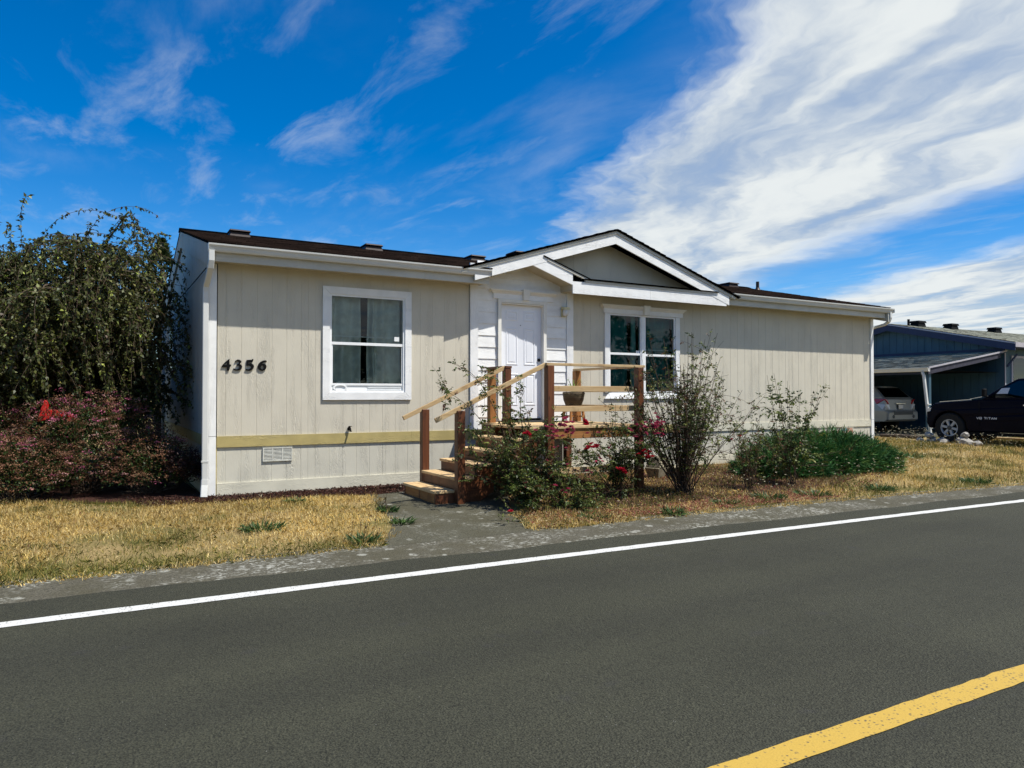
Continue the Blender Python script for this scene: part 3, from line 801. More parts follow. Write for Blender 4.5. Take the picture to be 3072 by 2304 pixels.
for ch, (outer, hole) in DIG.items():
    loops = [[n2w(p) for p in outer]] + ([[n2w(p) for p in hole]] if hole else [])
    tri = tessellate_polygon([[Vector((x, z, 0)) for x, z in lp] for lp in loops])
    flat = [p for lp in loops for p in lp]; n = len(flat)
    v = [(x, WY - 0.020, z) for x, z in flat] + [(x, WY - 0.004, z) for x, z in flat]
    f = [tuple(t_) for t_ in tri] + [tuple(q + n for q in reversed(t_)) for t_ in tri]
    o0 = 0
    for lp in loops:
        m_ = len(lp)
        f += [(o0 + i, o0 + (i + 1) % m_, o0 + (i + 1) % m_ + n, o0 + i + n) for i in range(m_)]
        o0 += m_
    MB().add(v, f).build('house_number', 'black', home, label='black numeral ' + ch + ' on the beige wall')
# crawl-space vents
mb = MB(); frame4(mb, 2.045, 2.467, 0.588, 0.79, 0.014, WY - 0.022, WY - 0.001)
mb.box(2.178, 2.192, WY - 0.02, WY - 0.001, 0.60, 0.778); mb.box(2.318, 2.332, WY - 0.02, WY - 0.001, 0.60, 0.778)
vent = mb.build('crawl_vent', 'ventplate', home)
box('backing', 'black', vent, 2.05, 2.46, WY - 0.004, WY - 0.0015, 0.595, 0.785)
for xa, xb in ((2.061, 2.176), (2.194, 2.316), (2.334, 2.451)):
    for k in range(9):
        z = 0.610 + k * 0.0195
        MB().hexa([(xa, WY - 0.019, z - 0.004), (xb, WY - 0.019, z - 0.004), (xb, WY - 0.006, z + 0.003), (xa, WY - 0.006, z + 0.003)], [(xa, WY - 0.018, z + 0.001), (xb, WY - 0.018, z + 0.001), (xb, WY - 0.005, z + 0.008), (xa, WY - 0.005, z + 0.008)]).build('slat', 'ventplate', vent)
mt, t, b = newmat('patched_vent')
co = objco(t)
v_ = t.vor(t.map(co, (1, 1, 1.6), rot=(0, 0, 0)), 9.0, out='Color')
c = t.mix(t.ss(0.42, 0.52, t.sep(v_)[0]), (0.50, 0.27, 0.19), (0.22, 0.40, 0.42))
c = t.mix(t.ss(0.75, 0.8, t.sep(v_)[1]), c, (0.55, 0.53, 0.44))
t.put(b.inputs['Base Color'], c); b.inputs['Roughness'].default_value = 0.6
v2 = box('crawl_vent', mt, home, 15.137, 15.537, WY - 0.016, WY - 0.001, 0.60, 0.80, label='crawl vent patched in pink and teal at the right end')
mb = MB(); frame4(mb, 15.133, 15.541, 0.596, 0.804, 0.012, WY - 0.02, WY - 0.0005); mb.box(15.27, 15.277, WY - 0.019, WY - 0.0165, 0.608, 0.79); mb.box(15.40, 15.407, WY - 0.019, WY - 0.0165, 0.608, 0.79)
mb.build('vent_frame', 'base', v2)
# hose bib
mb = MB(); mb.tube([(3.33, WY, 1.04), (3.33, WY - 0.06, 1.035), (3.33, WY - 0.10, 1.0)], [0.014, 0.016, 0.013], 8); mb.lathe([(0.03, 0), (0.03, 0.008)], (3.33, WY - 0.012, 1.04), 10, 'Y')
mb.lathe([(0.028, 0), (0.03, 0.006), (0.012, 0.012)], (3.33, WY - 0.055, 1.07), 10); mb.tube([(3.33, WY - 0.055, 1.03), (3.33, WY - 0.055, 1.075)], 0.006, 6)
mb.build('hose_tap', 'black', home)

# ---- eaves
FY = 10.66
def eave(x0, x1, seam):
    for a, b_ in ((x0, seam - 0.002), (seam + 0.002, x1)): box('fascia_board', 'fascia', home, a, b_, FY, FY + 0.03, 3.405, 3.60)
    box('soffit', 'soffit', home, x0 + 0.01, x1 - 0.01, FY + 0.031, WY + 0.02, 3.43, 3.445)
eave(1.312, 5.60, 4.45); eave(10.99, 16.31, 13.6)
def gutter(x0, x1, y, zt_, parent, mat, sgn=-1, axis='x', scale=1.0):
    prof = [(0.0, 0.0), (0.0, -0.105), (0.062, -0.105), (0.075, -0.085), (0.088, -0.045), (0.105, -0.022), (0.108, 0.0), (0.094, 0.0), (0.094, -0.012), (0.078, -0.04), (0.066, -0.08), (0.055, -0.095), (0.01, -0.095), (0.01, 0.0)]
    prof = [(a * scale, b_ * scale) for a, b_ in prof]
    if axis == 'x': poly = [(y + sgn * a, zt_ + h) for a, h in prof]; mb = MB().prism(poly, 0, x0, x1)
    else: poly = [(y + sgn * a, zt_ + h) for a, h in prof]; mb = MB().prism(poly, 1, x0, x1)
    return mb.build('gutter', mat, parent)
gutter(1.245, 5.60, FY - 0.002, 3.632, home, 'gutter')
gutter(11.12, 16.52, FY - 0.002, 3.632, home, 'gutter')
for a in (1.243, 5.598, 11.118, 16.518): box('gutter_cap', 'gutter', home, a, a + 0.004, FY - 0.108, FY - 0.002, 3.535, 3.632)
# downspouts
def downspout(path, w=0.075, d=0.055, parent=home, mat='gutter'):
    mb = MB()
    pts = [Vector(p) for p in path]
    rings = []
    for i_, p in enumerate(pts):
        dd = (pts[min(i_ + 1, len(pts) - 1)] - pts[max(i_ - 1, 0)]).normalized()
        a = Vector((1, 0, 0)); a = (a - dd * a.dot(dd)).normalized() if abs(dd.x) < 0.9 else Vector((0, 1, 0))
        b2 = dd.cross(a)
        rings.append([p + a * (w / 2 * q) + b2 * (d / 2 * r2) for q, r2 in ((-0.8, -1), (0.8, -1), (1, -0.8), (1, 0.8), (0.8, 1), (-0.8, 1), (-1, 0.8), (-1, -0.8))])
    v = [x for r_ in rings for x in r_]
    f = [(i_ * 8 + k, i_ * 8 + (k + 1) % 8, i_ * 8 + 8 + (k + 1) % 8, i_ * 8 + 8 + k) for i_ in range(len(pts) - 1) for k in range(8)]
    f += [tuple(range(8)), tuple(range((len(pts) - 1) * 8, len(pts) * 8))]
    return mb.add(v, f).build('downspout', mat, parent)
downspout([(1.285, 10.60, 3.54), (1.285, 10.60, 3.40), (1.28, 10.63, 3.31), (1.262, 10.80, 3.15), (1.252, 10.885, 3.08), (1.250, 10.90, 3.0), (1.250, 10.90, 0.36)])
downspout([(1.250, 10.90, 0.38), (1.248, 10.895, 0.30), (1.235, 10.84, 0.14)], 0.09, 0.07)
box('strap', 'gutter', home, 1.205, 1.30, 10.868, 10.93, 0.62, 0.645)
downspout([(16.42, 10.60, 3.54), (16.42, 10.60, 3.42), (16.415, 10.63, 3.33), (16.40, 10.74, 3.26), (16.385, 10.95, 3.22), (16.38, 11.25, 3.15), (16.38, 11.34, 3.05), (16.38, 11.36, 0.35)])
downspout([(1.262, 18.95, 3.4), (1.26, 18.92, 3.2), (1.26, 18.92, 0.3)])

# ---- gable rakes and the small entry roof
GY = 10.585
def rake(xa, xb, z_of, h, y0, y1, mat, name='rake_board'):
    MB().prism([(xa, z_of(xa)), (xb, z_of(xb)), (xb, z_of(xb) + h), (xa, z_of(xa) + h)], 1, y0, y1).build(name, mat, home)
zb = lambda x: 4.337 - (0.310 if x < 8.19 else 0.333) * abs(x - 8.19)
rake(5.30, 8.189, zb, 0.180, GY, GY + 0.03, 'white_h'); rake(8.191, 11.06, zb, 0.180, GY, GY + 0.03, 'white_h')
zd = lambda x: zb(x) + 0.181
rake(5.05, 8.189, zd, 0.055, GY - 0.018, GY + 0.03, 'fascia', 'drip_board'); rake(8.191, 11.22, zd, 0.055, GY - 0.018, GY + 0.03, 'fascia', 'drip_board')
# horizontal return under the gable
box('fascia_board', 'white_h', home, 7.235, 9.0, GY + 0.005, GY + 0.035, 3.362, 3.575)
box('fascia_board', 'white_h', home, 9.004, 10.99, GY + 0.005, GY + 0.035, 3.362, 3.575)
box('drip_board', 'fascia', home, 7.50, 10.62, GY - 0.012, GY + 0.035, 3.576, 3.612)
box('soffit', 'soffit', home, 7.24, 10.98, GY + 0.036, WY + 0.02, 3.415, 3.43)
box('return_end', 'soffit', home, 7.236, 7.252, GY + 0.036, WY - 0.001, 3.432, 3.57)
zs = lambda x: 3.776 - 0.336 * (x - 6.438)
rake(6.36, 7.234, zs, 0.20, GY + 0.004, GY + 0.034, 'white_h')
rake(6.70, 7.62, lambda x: zs(x) + 0.201, 0.04, GY - 0.010, GY + 0.034, 'fascia', 'drip_board')
MB().prism([(5.3, 3.445), (6.438, 3.80), (7.24, 3.53), (7.24, 3.545), (6.438, 3.815), (5.3, 3.46)], 1, GY + 0.036, WY + 0.02).build('soffit', 'soffit', home)

# ---- roofs with shingle courses
def shingles(name, mat, parent, origin, along, up, nrm, length, run, exposure=0.14, tabw=0.32, clip=None, lift=0.012):
    """courses of separate tabs laid up a slope; along/up/nrm unit vectors"""
    O = np.array(origin, float); A = np.array(along, float); U = np.array(up, float); N = np.array(nrm, float)
    vs_, fs, cs = [], [], []
    rows = int(run / exposure) + 1
    for r_ in range(rows):
        u0 = r_ * exposure; u1 = min(u0 + exposure * 1.15, run)
        if u1 - u0 < 0.02: continue
        a = -((r_ % 3) * tabw / 3)
        while a < length:
            w = tabw * rng.uniform(0.55, 1.25)
            a0, a1 = max(a, 0), min(a + w - 0.008, length)
            if a1 > a0 + 0.01 and (clip is None or clip((a0 + a1) / 2, u0)):
                l = lift * rng.uniform(0.7, 1.3); e = rng.uniform(-0.006, 0.006)
                c4 = [O + A * a0 + U * (u0 + e) + N * l, O + A * a1 + U * (u0 + e) + N * l, O + A * a1 + U * u1 + N * 0.002, O + A * a0 + U * u1 + N * 0.002]
                b4 = [O + A * a0 + U * (u0 + e) - N * 0.004, O + A * a1 + U * (u0 + e) - N * 0.004]
                q = len(vs_)
                vs_ += c4 + b4
                fs += [(q, q + 1, q + 2, q + 3), (q + 4, q + 5, q + 1, q)]
                cs += [rng.uniform(0.4, 1.6)] * 6
            a += w
    cs = np.array(cs)[:, None] * np.array([[1, 1, 1]])
    o = np_mesh(name, np.array(vs_), np.array(fs), mat, cs, parent)
    return stuff(o)
SL = math.atan(0.236); cS, sS = math.cos(SL), math.sin(SL)
E0 = (1.25, 10.585, 3.652)
roof = MB()
zrf = lambda y: 3.655 + 0.236 * (4.415 - abs(y - 15.0))
for xa, xb, ya in ((1.26, 5.60, 10.585), (5.60, 11.0, 11.15), (11.0, 16.40, 10.585)):
    roof.hexa([(xa, ya, zrf(ya) - 0.035), (xb, ya, zrf(ya) - 0.035), (xb, 15.0, zrf(15) - 0.035), (xa, 15.0, zrf(15) - 0.035)], [(xa, ya, zrf(ya) - 0.005), (xb, ya, zrf(ya) - 0.005), (xb, 15.0, zrf(15) - 0.005), (xa, 15.0, zrf(15) - 0.005)])
roof.hexa([(1.26, 15.0, zrf(15) - 0.035), (16.4, 15.0, zrf(15) - 0.035), (16.4, 19.415, zrf(19.415) - 0.035), (1.26, 19.415, zrf(19.415) - 0.035)], [(1.26, 15.0, zrf(15) - 0.005), (16.4, 15.0, zrf(15) - 0.005), (16.4, 19.415, zrf(19.415) - 0.005), (1.26, 19.415, zrf(19.415) - 0.005)])
roof_o = roof.build('roof', 'shingle', home)
run = 4.415 / cS
shingles('shingle_courses', 'shingle', roof_o, (1.245, 10.575, 3.648), (1, 0, 0), (0, cS, sS), (0, -sS, cS), 15.17, run + 0.02, clip=lambda a, u: not (4.32 < a < 9.78) or u > 0.62)
MB().prism([(14.85, 4.665), (15.0, 4.715), (15.15, 4.665), (15.15, 4.68), (15.0, 4.732), (14.85, 4.68)], 0, 1.245, 16.41).build('ridge_cap', 'shingle', roof_o)
# side rake boards
for xa in (1.268, 16.334):
    for ya, yb in ((10.60, 14.998), (15.002, 19.4)):
        zf_ = lambda y: 3.652 + 0.236 * (4.415 - abs(y - 15.0)) - 0.04
        MB().prism([(ya, zf_(ya) - 0.30), (yb, zf_(yb) - 0.30), (yb, zf_(yb)), (ya, zf_(ya))], 0, xa, xa + 0.034).build('side_rake_board', 'sidewall', home)
# gable roof: two slopes that run back into the main roof
for sg in (-1, 1):
    sl = 0.310 if sg < 0 else 0.333
    zr = 4.60; ex = 8.19 + sg * 3.12; ez = zr - 3.12 * sl
    yb = 15 - (4.697 - zr) / 0.236
    lo = [(ex, GY - 0.04, ez), (8.19, GY - 0.04, zr), (8.19, yb, zr), (ex, GY + 0.3, ez)]
    MB().hexa([(x, y, z - 0.03) for x, y, z in lo], lo).build('gable_roof', 'shingle', roof_o)
    U = Vector((-sg, 0, sl)).normalized(); N = Vector((sg * sl, 0, 1)).normalized()
    L = math.hypot(3.14, 3.14 * sl)
    def clp(a, u, L=L, yb=yb): return a < 0.2 + (yb - GY) * (u / L)
    shingles('shingle_courses', 'shingle', roof_o, (8.19 + sg * 3.14, GY - 0.05, zr - 3.14 * sl), (0, 1, 0), U, N, 4.0, L, clip=clp)
# little roof strips under the gable
MB().hexa([(7.45, GY - 0.03, 3.613), (10.75, GY - 0.03, 3.613), (10.75, 10.954, 3.70), (7.45, 10.954, 3.70)], [(7.45, GY - 0.03, 3.632), (10.75, GY - 0.03, 3.632), (10.75, 10.954, 3.72), (7.45, 10.954, 3.72)]).build('entry_roof', 'shingle', roof_o)
MB().prism([(6.62, zs(6.62) + 0.243), (7.64, zs(7.64) + 0.243), (7.64, zs(7.64) + 0.262), (6.62, zs(6.62) + 0.262)], 1, GY - 0.02, 10.954).build('entry_roof', 'shingle', roof_o)
# roof vents: flared base and flat cap
M['ventmetal'] = paint('roof_vent_brown', (0.022, 0.010, 0.008), 0.5, 0.2, 10)
def roof_vent(x, y, w=0.40, parent=None, mat='ventmetal', zr=None, h=0.085):
    z = zr if zr is not None else 3.66 + 0.236 * (4.415 - abs(y - 15))
    mb = MB()
    mb.hexa([(x - w * .5, y - .2, z - 0.06), (x + w * .5, y - .2, z - 0.06), (x + w * .5, y + .2, z + 0.02), (x - w * .5, y + .2, z + 0.02)],
            [(x - w * .42, y - .17, z + h * 0.55), (x + w * .42, y - .17, z + h * 0.55), (x + w * .42, y + .17, z + h * .55), (x - w * .42, y + .17, z + h * .55)])
    mb.hexa([(x - w * .5, y - .22, z + h * .56), (x + w * .5, y - .22, z + h * .56), (x + w * .5, y + .22, z + h * .56), (x - w * .5, y + .22, z + h * .56)],
            [(x - w * .45, y - .19, z + h), (x + w * .45, y - .19, z + h), (x + w * .45, y + .19, z + h), (x - w * .45, y + .19, z + h)])
    return mb.build('roof_vent', mat, parent, bevel=0.012)
for vx in (2.25, 4.88, 7.30, 15.25): roof_vent(vx, 14.6, 0.40, roof_o)
roof_vent(7.2, 12.4, 0.45, roof_o, zr=4.30)
mb = MB(); mb.lathe([(0.10, 0.0), (0.06, 0.06), (0.045, 0.10), (0.045, 0.26)], (16.05, 14.3, 4.50), 14); mb.build('vent_pipe', 'ventmetal', roof_o)

# ================================================================== timber steps and deck
deck = thing('porch_deck', (6.4, 9.9, 0.1), 'red-stained timber deck with pale rails and side steps at the front door', 'deck')
SN, SF = 8.94, 10.07           # near and far side of the flight
RUN, RISE = 0.292, 0.166
TX = [3.876 + RUN * k for k in range(6)]
TZs = [0.272 + RISE * k for k in range(5)]
for k in range(5):
    x = TX[k]; z = TZs[k]
    for j, w in enumerate((0.15, 0.15)):
        box('tread_board', 'pineY', deck, x - 0.012 + j * 0.156, x - 0.012 + j * 0.156 + w, SN - 0.012, SF + 0.012, z - 0.038, z, bevel=0.004)
    zb_ = (z - RISE) if k else 0.09
    for ya, yb in ((SN + 0.042, (SN + SF) / 2 - 0.022), ((SN + SF) / 2 + 0.022, SF - 0.042)):
        box('riser_board', 'cedarY' if k == 0 else 'stainY', deck, x + 0.012, x + 0.034, ya, yb, zb_ + 0.004, z - 0.039)
def stringer(y0, y1):
    p = [(TX[0] + 0.010, 0.09)]
    for k in range(5): p += [(TX[k] + 0.010, TZs[k] - 0.0395), (TX[k + 1] + 0.010, TZs[k] - 0.0395)]
    p += [(TX[5] + 0.010, 1.055), (5.58, 1.055), (5.58, 0.72), (4.55, 0.09)]
    MB().prism(p, 1, y0, y1).build('stringer', 'stainX', deck)
stringer(SN, SN + 0.04); stringer((SN + SF) / 2 - 0.02, (SN + SF) / 2 + 0.02); stringer(SF - 0.04, SF)
# landing between the last tread and the deck proper
PX0, PX1, PY0, PY1 = 5.59, 7.385, 8.93, 10.93
y = PY0 - 0.02
while y < PY1 - 0.05:
    w = 0.14
    box('deck_board', 'pineX', deck, TX[5] - 0.012 if SN - 0.05 < y < SF else PX0 - 0.02, PX1 + 0.02, y, min(y + w, PY1), 1.062, 1.10, bevel=0.004)
    y += w + 0.006
box('rim_joist', 'cedarX', deck, PX0, PX1, PY0, PY0 + 0.038, 0.915, 1.060)
box('rim_joist', 'stainX', deck, PX0, PX1, PY1 - 0.05, PY1 - 0.012, 0.915, 1.060)
box('rim_joist', 'stainY', deck, PX0, PX0 + 0.038, PY0 + 0.039, PY1 - 0.051, 0.915, 1.060)
box('rim_joist', 'stainY', deck, PX1 - 0.038, PX1, PY0 + 0.039, PY1 - 0.051, 0.915, 1.060)
for jx in (6.0, 6.45, 6.9): box('joist', 'stainY', deck, jx, jx + 0.038, PY0 + 0.039, PY1 - 0.051, 0.93, 1.058)
def post(x, y, z0, z1, mat='stainZ', w=0.112): return box('post', mat, deck, x - w / 2, x + w / 2, y - w / 2, y + w / 2, z0, z1, bevel=0.005)
post(4.218, SN - 0.058, 0.06, 1.345); post(4.225, SF + 0.058, 0.06, 1.345)
post(5.64, 8.868, 0.06, 1.985); post(7.30, 8.868, 0.06, 1.985)
post(5.64, 10.132, 0.06, 1.985); post(5.645, 10.66, 1.102, 1.985, 'cedarZ'); post(7.32, 10.60, 1.102, 1.985, 'cedarZ')
post(5.64, 10.87, 0.06, 0.91); post(7.30, 10.87, 0.06, 0.91)
# handrails
def rail(p, q, w=0.042, h=0.062, mat='pineX', name='handrail'): MB().beam(p, q, w, h).build(name, mat, deck, bevel=0.003)
rail((3.86, SN - 0.052, 1.215), (5.59, 8.885, 2.000)); rail((3.88, SF + 0.052, 1.215), (5.60, 10.12, 2.000))
box('top_rail', 'pineX', deck, 5.57, 7.39, 8.82, 8.91, 1.987, 2.025, bevel=0.003)
box('top_rail', 'pineY', deck, 7.275, 7.365, 8.912, 10.66, 1.9875, 2.0255, bevel=0.003)
box('top_rail', 'stainY', deck, 5.585, 5.70, 10.07, 10.73, 1.987, 2.025, bevel=0.003)
for zz in (1.610, 1.312):
    box('rail_board', 'pineX', deck, 5.70, 7.28, 8.925, 8.962, zz, zz + 0.084, bevel=0.003)
    box('rail_board', 'pineY', deck, 7.266, 7.303, 8.97, 10.54, zz, zz + 0.084, bevel=0.003)
box('brace_board', 'pineX', deck, 5.70, 7.24, 8.93, 8.965, 0.40, 0.48)
# stool with a woven planter on it
sx, sy = 7.06, 10.32
stool = thing('stool', (sx, sy, 1.10), 'small brown wooden stool carrying a woven planter on the deck', 'stool')
for ax_ in (-1, 1):
    for ay in (-1, 1):
        MB().beam((sx + ax_ * 0.14, sy + ay * 0.12, 1.101), (sx + ax_ * 0.115, sy + ay * 0.10, 1.352), 0.035, 0.035, (0, 1, 0)).build('leg', 'cedarZ', stool)
box('seat', 'cedarX', stool, sx - 0.15, sx + 0.15, sy - 0.13, sy + 0.13, 1.353, 1.378)
box('stretcher', 'cedarX', stool, sx - 0.118, sx + 0.118, sy - 0.132, sy - 0.112, 1.185, 1.21)
box('stretcher', 'cedarX', stool, sx - 0.118, sx + 0.118, sy + 0.112, sy + 0.132, 1.185, 1.21)
pot = thing('planter', (sx, sy, 1.379), 'dark woven leaf-patterned planter with spiky grass on the wooden stool', 'planter')
M['basket'] = paint('basket_weave', (0.060, 0.040, 0.020), 0.8, 0.35, 40, bump=1.0)
M['basket_rib'] = paint('basket_rib', (0.20, 0.17, 0.10), 0.8, 0.3, 40)
MB().lathe([(0.135, 0), (0.175, 0.10), (0.19, 0.225), (0.178, 0.235), (0.165, 0.20)], (sx, sy, 1.379), 20).build('pot', 'basket', pot, smooth=True)
for k in range(20):
    a = 2 * math.pi * k / 20
    for s_ in (-1, 1):
        for j in range(6):
            z0_ = 1.395 + j * 0.035; a2 = a + s_ * 0.155
            r0_ = 0.139 + (z0_ - 1.379) * 0.26; r1_ = r0_ + 0.008
            MB().tube([(sx + r0_ * math.cos(a), sy + r0_ * math.sin(a), z0_), (sx + r1_ * math.cos(a2), sy + r1_ * math.sin(a2), z0_ + 0.024)], 0.004, 4).build('rib', 'basket_rib', pot) if -math.pi < a < 2 * math.pi and math.sin(a) < 0.25 else None
mb = MB()
for k in range(14):
    a = rng.uniform(0, 2 * math.pi); l = rng.uniform(0.12, 0.26); dr = rng.uniform(0.06, 0.2)
    c0 = Vector((sx + 0.05 * math.cos(a), sy + 0.05 * math.sin(a), 1.58)); sd = Vector((-math.sin(a), math.cos(a), 0)) * 0.008
    pr_ = [c0, c0 + Vector((math.cos(a) * dr * .4, math.sin(a) * dr * .4, l * .7)), c0 + Vector((math.cos(a) * dr, math.sin(a) * dr, l)), c0 + Vector((math.cos(a) * dr * 1.5, math.sin(a) * dr * 1.5, l * .75))]
    for i_ in range(3):
        w0, w1 = (1, .9, .6, .05)[i_], (1, .9, .6, .05)[i_ + 1]
        mb.add([pr_[i_] - sd * w0, pr_[i_] + sd * w0, pr_[i_ + 1] + sd * w1, pr_[i_ + 1] - sd * w1], [(0, 1, 2, 3)])
M['blade_green'] = paint('potted_leaf', (0.16, 0.25, 0.05), 0.5, 0.2, 10)
mb.build('plant', 'blade_green', pot, fix=False)
tag(box('door_mat', 'rubber', None, 6.02, 6.84, 10.42, 10.86, 1.101, 1.115, bevel=0.004), 'black rubber mat in front of the white door', 'mat')
# concrete pier blocks by the roses
def pier(loc, rot, flip, label):
    mb = MB(); b0, b1, h = (0.155, 0.095, 0.185) if not flip else (0.095, 0.155, 0.185)
    def q(s_, z): return [Vector((-s_, -s_, z)), Vector((s_, -s_, z)), Vector((s_, s_, z)), Vector((-s_, s_, z))]
    Rm = Matrix.Rotation(rot, 3, 'Z'); L = Vector(loc)
    mb.hexa([Rm @ p + L for p in q(b0, 0)], [Rm @ p + L for p in q(b1, h)])
    o = mb.build('pier_block', 'concrete', None, bevel=0.012)
    return tag(o, label, 'block', 'concrete pier blocks beside the deck')
zz = gz1(8.4, 9.75) + 0.02
pier((8.42, 9.76, zz), R(14), True, 'concrete pier block standing upside down beside the deck, lower of two')
pier((8.44, 9.76, zz + 0.186), R(18), False, 'tapered concrete pier block stacked on another beside the deck')
pier((8.80, 9.72, zz), R(35), True, 'concrete pier block half hidden behind the bare rose canes')

# ================================================================== blue neighbour house with carport
nb = thing('neighbour_house', (30.0, 16.0, 0.2), 'blue house with grey shingle roof beyond the lawn at right', 'house')
M['blue'] = paint('blue_siding', (0.045, 0.105, 0.145), 0.65, 0.10, 2.0, 0.3, (0.03, 0.06, 0.09), grain=(20, 20, 2.2))
M['navy'] = paint('navy_trim', (0.018, 0.030, 0.075), 0.6, 0.12, 3.0)
M['trimgrey'] = paint('pale_trim', (0.42, 0.40, 0.43), 0.6, 0.1, 4.0)
NX = 28.30
zr_ = lambda y: 4.50 - 0.222 * abs(y - 18.2)
yb_ = 13.95
gl = [13.95 + 0.29 * k for k in range(30)]
for a, b_ in zip(gl[:-1], gl[1:]):
    MB().prism([(a + 0.006, 0.15), (b_ - 0.006, 0.15), (b_ - 0.006, zr_(b_) - 0.02), (a + 0.006, zr_(a) - 0.02)], 0, NX - 0.012, NX).build('siding_board', 'blue', nb)
MB().prism([(13.95, 0.1), (22.45, 0.1), (22.45, zr_(22.45) - .03), (18.2, zr_(18.2) - .03), (13.95, zr_(13.95) - .03)], 0, NX, NX + 0.05).build('wall', 'navy', nb)
for k in range(12):
    box('siding_board', 'blue', nb, NX + 0.06 + 0.3 * k, NX + 0.35 + 0.3 * k, 13.938, 13.96, 0.15, 3.4)
box('wall', 'blue', nb, NX, 42.0, 13.96, 14.0, 0.1, 3.4)
box('wall', 'blue', nb, NX, 42.0, 22.4, 22.45, 0.1, 3.4)
box('corner_board', 'trimgrey', nb, NX - 0.005, NX + 0.055, 13.925, 13.9375, 0.15, 3.4)
rf = MB()
for ye in (13.42, 22.98):
    ze = zr_(ye)
    rf.hexa([(NX - 0.35, ye, ze - 0.06), (42.2, ye, ze - 0.06), (42.2, 18.2, 4.44), (NX - 0.35, 18.2, 4.44)], [(NX - 0.35, ye, ze), (42.2, ye, ze), (42.2, 18.2, 4.50), (NX - 0.35, 18.2, 4.50)])
nroof = rf.build('roof', 'shingle_grey', nb)
sl2 = math.atan(0.222)
shingles('shingle_courses', 'shingle_grey', nroof, (NX - 0.36, 13.41, zr_(13.41) + 0.004), (1, 0, 0), (0, math.cos(sl2), math.sin(sl2)), (0, -math.sin(sl2), math.cos(sl2)), 13.8, 4.79 / math.cos(sl2), 0.16, 0.36)
for ya, yc in ((13.42, 18.198), (18.202, 22.98)):
    MB().prism([(ya, zr_(ya) - 0.30), (yc, zr_(yc) - 0.30), (yc, zr_(yc) - 0.062), (ya, zr_(ya) - 0.062)], 0, NX - 0.36, NX - 0.325).build('rake_board', 'navy', nb)
    MB().prism([(ya, zr_(ya) - 0.06), (yc, zr_(yc) - 0.06), (yc, zr_(yc) - 0.01), (ya, zr_(ya) - 0.01)], 0, NX - 0.375, NX - 0.351).build('drip_edge', 'trimgrey', nb)
box('fascia_board', 'trimgrey', nb, NX - 0.35, 42.1, 13.40, 13.418, zr_(13.42) - 0.17, zr_(13.42) - 0.005)
box('soffit', 'navy', nb, NX - 0.32, 42.1, 13.42, 13.94, zr_(13.42) - 0.20, zr_(13.42) - 0.185)
nw = box('window', 'trimgrey', nb, NX + 0.42, NX + 1.8, 13.90, 13.936, 1.7, 3.0)
box('pane', 'glass', nw, NX + 0.5, NX + 1.72, 13.894, 13.899, 1.78, 2.92)
box('curtain', 'curtain', nw, NX + 0.5, NX + 1.72, 13.8995, 13.8999, 1.78, 2.92)
MB().beam((NX + 0.09, 13.90, 2.6), (NX + 0.40, 13.72, 3.05), 0.05, 0.05).build('bracket', 'navy', nb)
for vx in (29.6, 32.0, 35.5):
    v_ = roof_vent(vx, 17.9, 0.55, nroof, 'black', zr=4.46, h=0.20)
mb = MB(); mb.lathe([(0.05, 0), (0.05, 0.28)], (28.95, 17.9, 4.42), 10); mb.build('vent_pipe', 'black', nroof)
# cross gable far along the roof
MB().hexa([(36.5, 13.4, 3.43), (39.5, 13.4, 4.45), (39.5, 18.0, 4.45), (36.5, 13.6, 3.46)], [(36.5, 13.4, 3.47), (39.5, 13.4, 4.50), (39.5, 18.0, 4.50), (36.5, 13.6, 3.50)]).build('gable_roof', 'shingle_grey', nroof)

# carport: a lean-to with its own posts
cp = thing('carport', (25.9, 16.5, 0.2), 'open lean-to carport with shingle roof on the side of the blue house', 'carport')
ca = math.atan2(3.16 - 2.47, NX - 23.5); cL = math.hypot(3.16 - 2.47, NX - 0.02 - 23.5)
MB().hexa([(23.5, 13.87, 2.41), (NX - 0.015, 13.87, 3.10), (NX - 0.015, 20.6, 3.10), (23.5, 20.6, 2.41)], [(23.5, 13.87, 2.465), (NX - 0.015, 13.87, 3.155), (NX - 0.015, 20.6, 3.155), (23.5, 20.6, 2.465)]).build('roof_deck', 'navy', cp)
shingles('shingle_courses', 'shingle_grey', cp, (23.47, 20.62, 2.465), (0, -1, 0), (math.cos(ca), 0, math.sin(ca)), (-math.sin(ca), 0, math.cos(ca)), 6.78, cL, 0.15, 0.34, lift=0.014)
M['carbeam'] = paint('weathered_beam', (0.035, 0.035, 0.055), 0.8, 0.3, 6.0, 0.9, (0.36, 0.35, 0.36))
MB().prism([(23.5, 2.25), (27.9, 2.90), (27.9, 3.05), (23.5, 2.405)], 1, 13.875, 13.915).build('beam', 'carbeam', cp)
MB().prism([(23.48, 2.44), (NX - 0.02, 3.135), (NX - 0.02, 3.185), (23.48, 2.49)], 1, 13.84, 13.868).build('drip_edge', 'trimgrey', cp)
box('flashing', 'navy', cp, NX - 0.03, NX - 0.013, 13.9, 20.6, 3.16, 3.27)
for py in (13.93, 17.2, 20.5): box('post', 'blue', cp, 23.62, 23.74, py, py + 0.12, 0.18, 2.405)
box('beam', 'navy', cp, 23.62, 23.74, 14.06, 20.5, 2.26, 2.405)
g_ = gutter(13.82, 20.6, 23.498, 2.47, cp, 'crown', -1, 'y', 1.25)
downspout([(23.41, 14.02, 2.33), (23.42, 13.98, 2.2), (23.56, 13.86, 0.30)], 0.09, 0.07, cp, 'gutter')
box('strap', 'gutter', cp, 23.48, 23.63, 13.82, 13.88, 0.48, 0.51)
box('strap', 'gutter', cp, 23.43, 23.60, 13.85, 13.91, 1.25, 1.28)
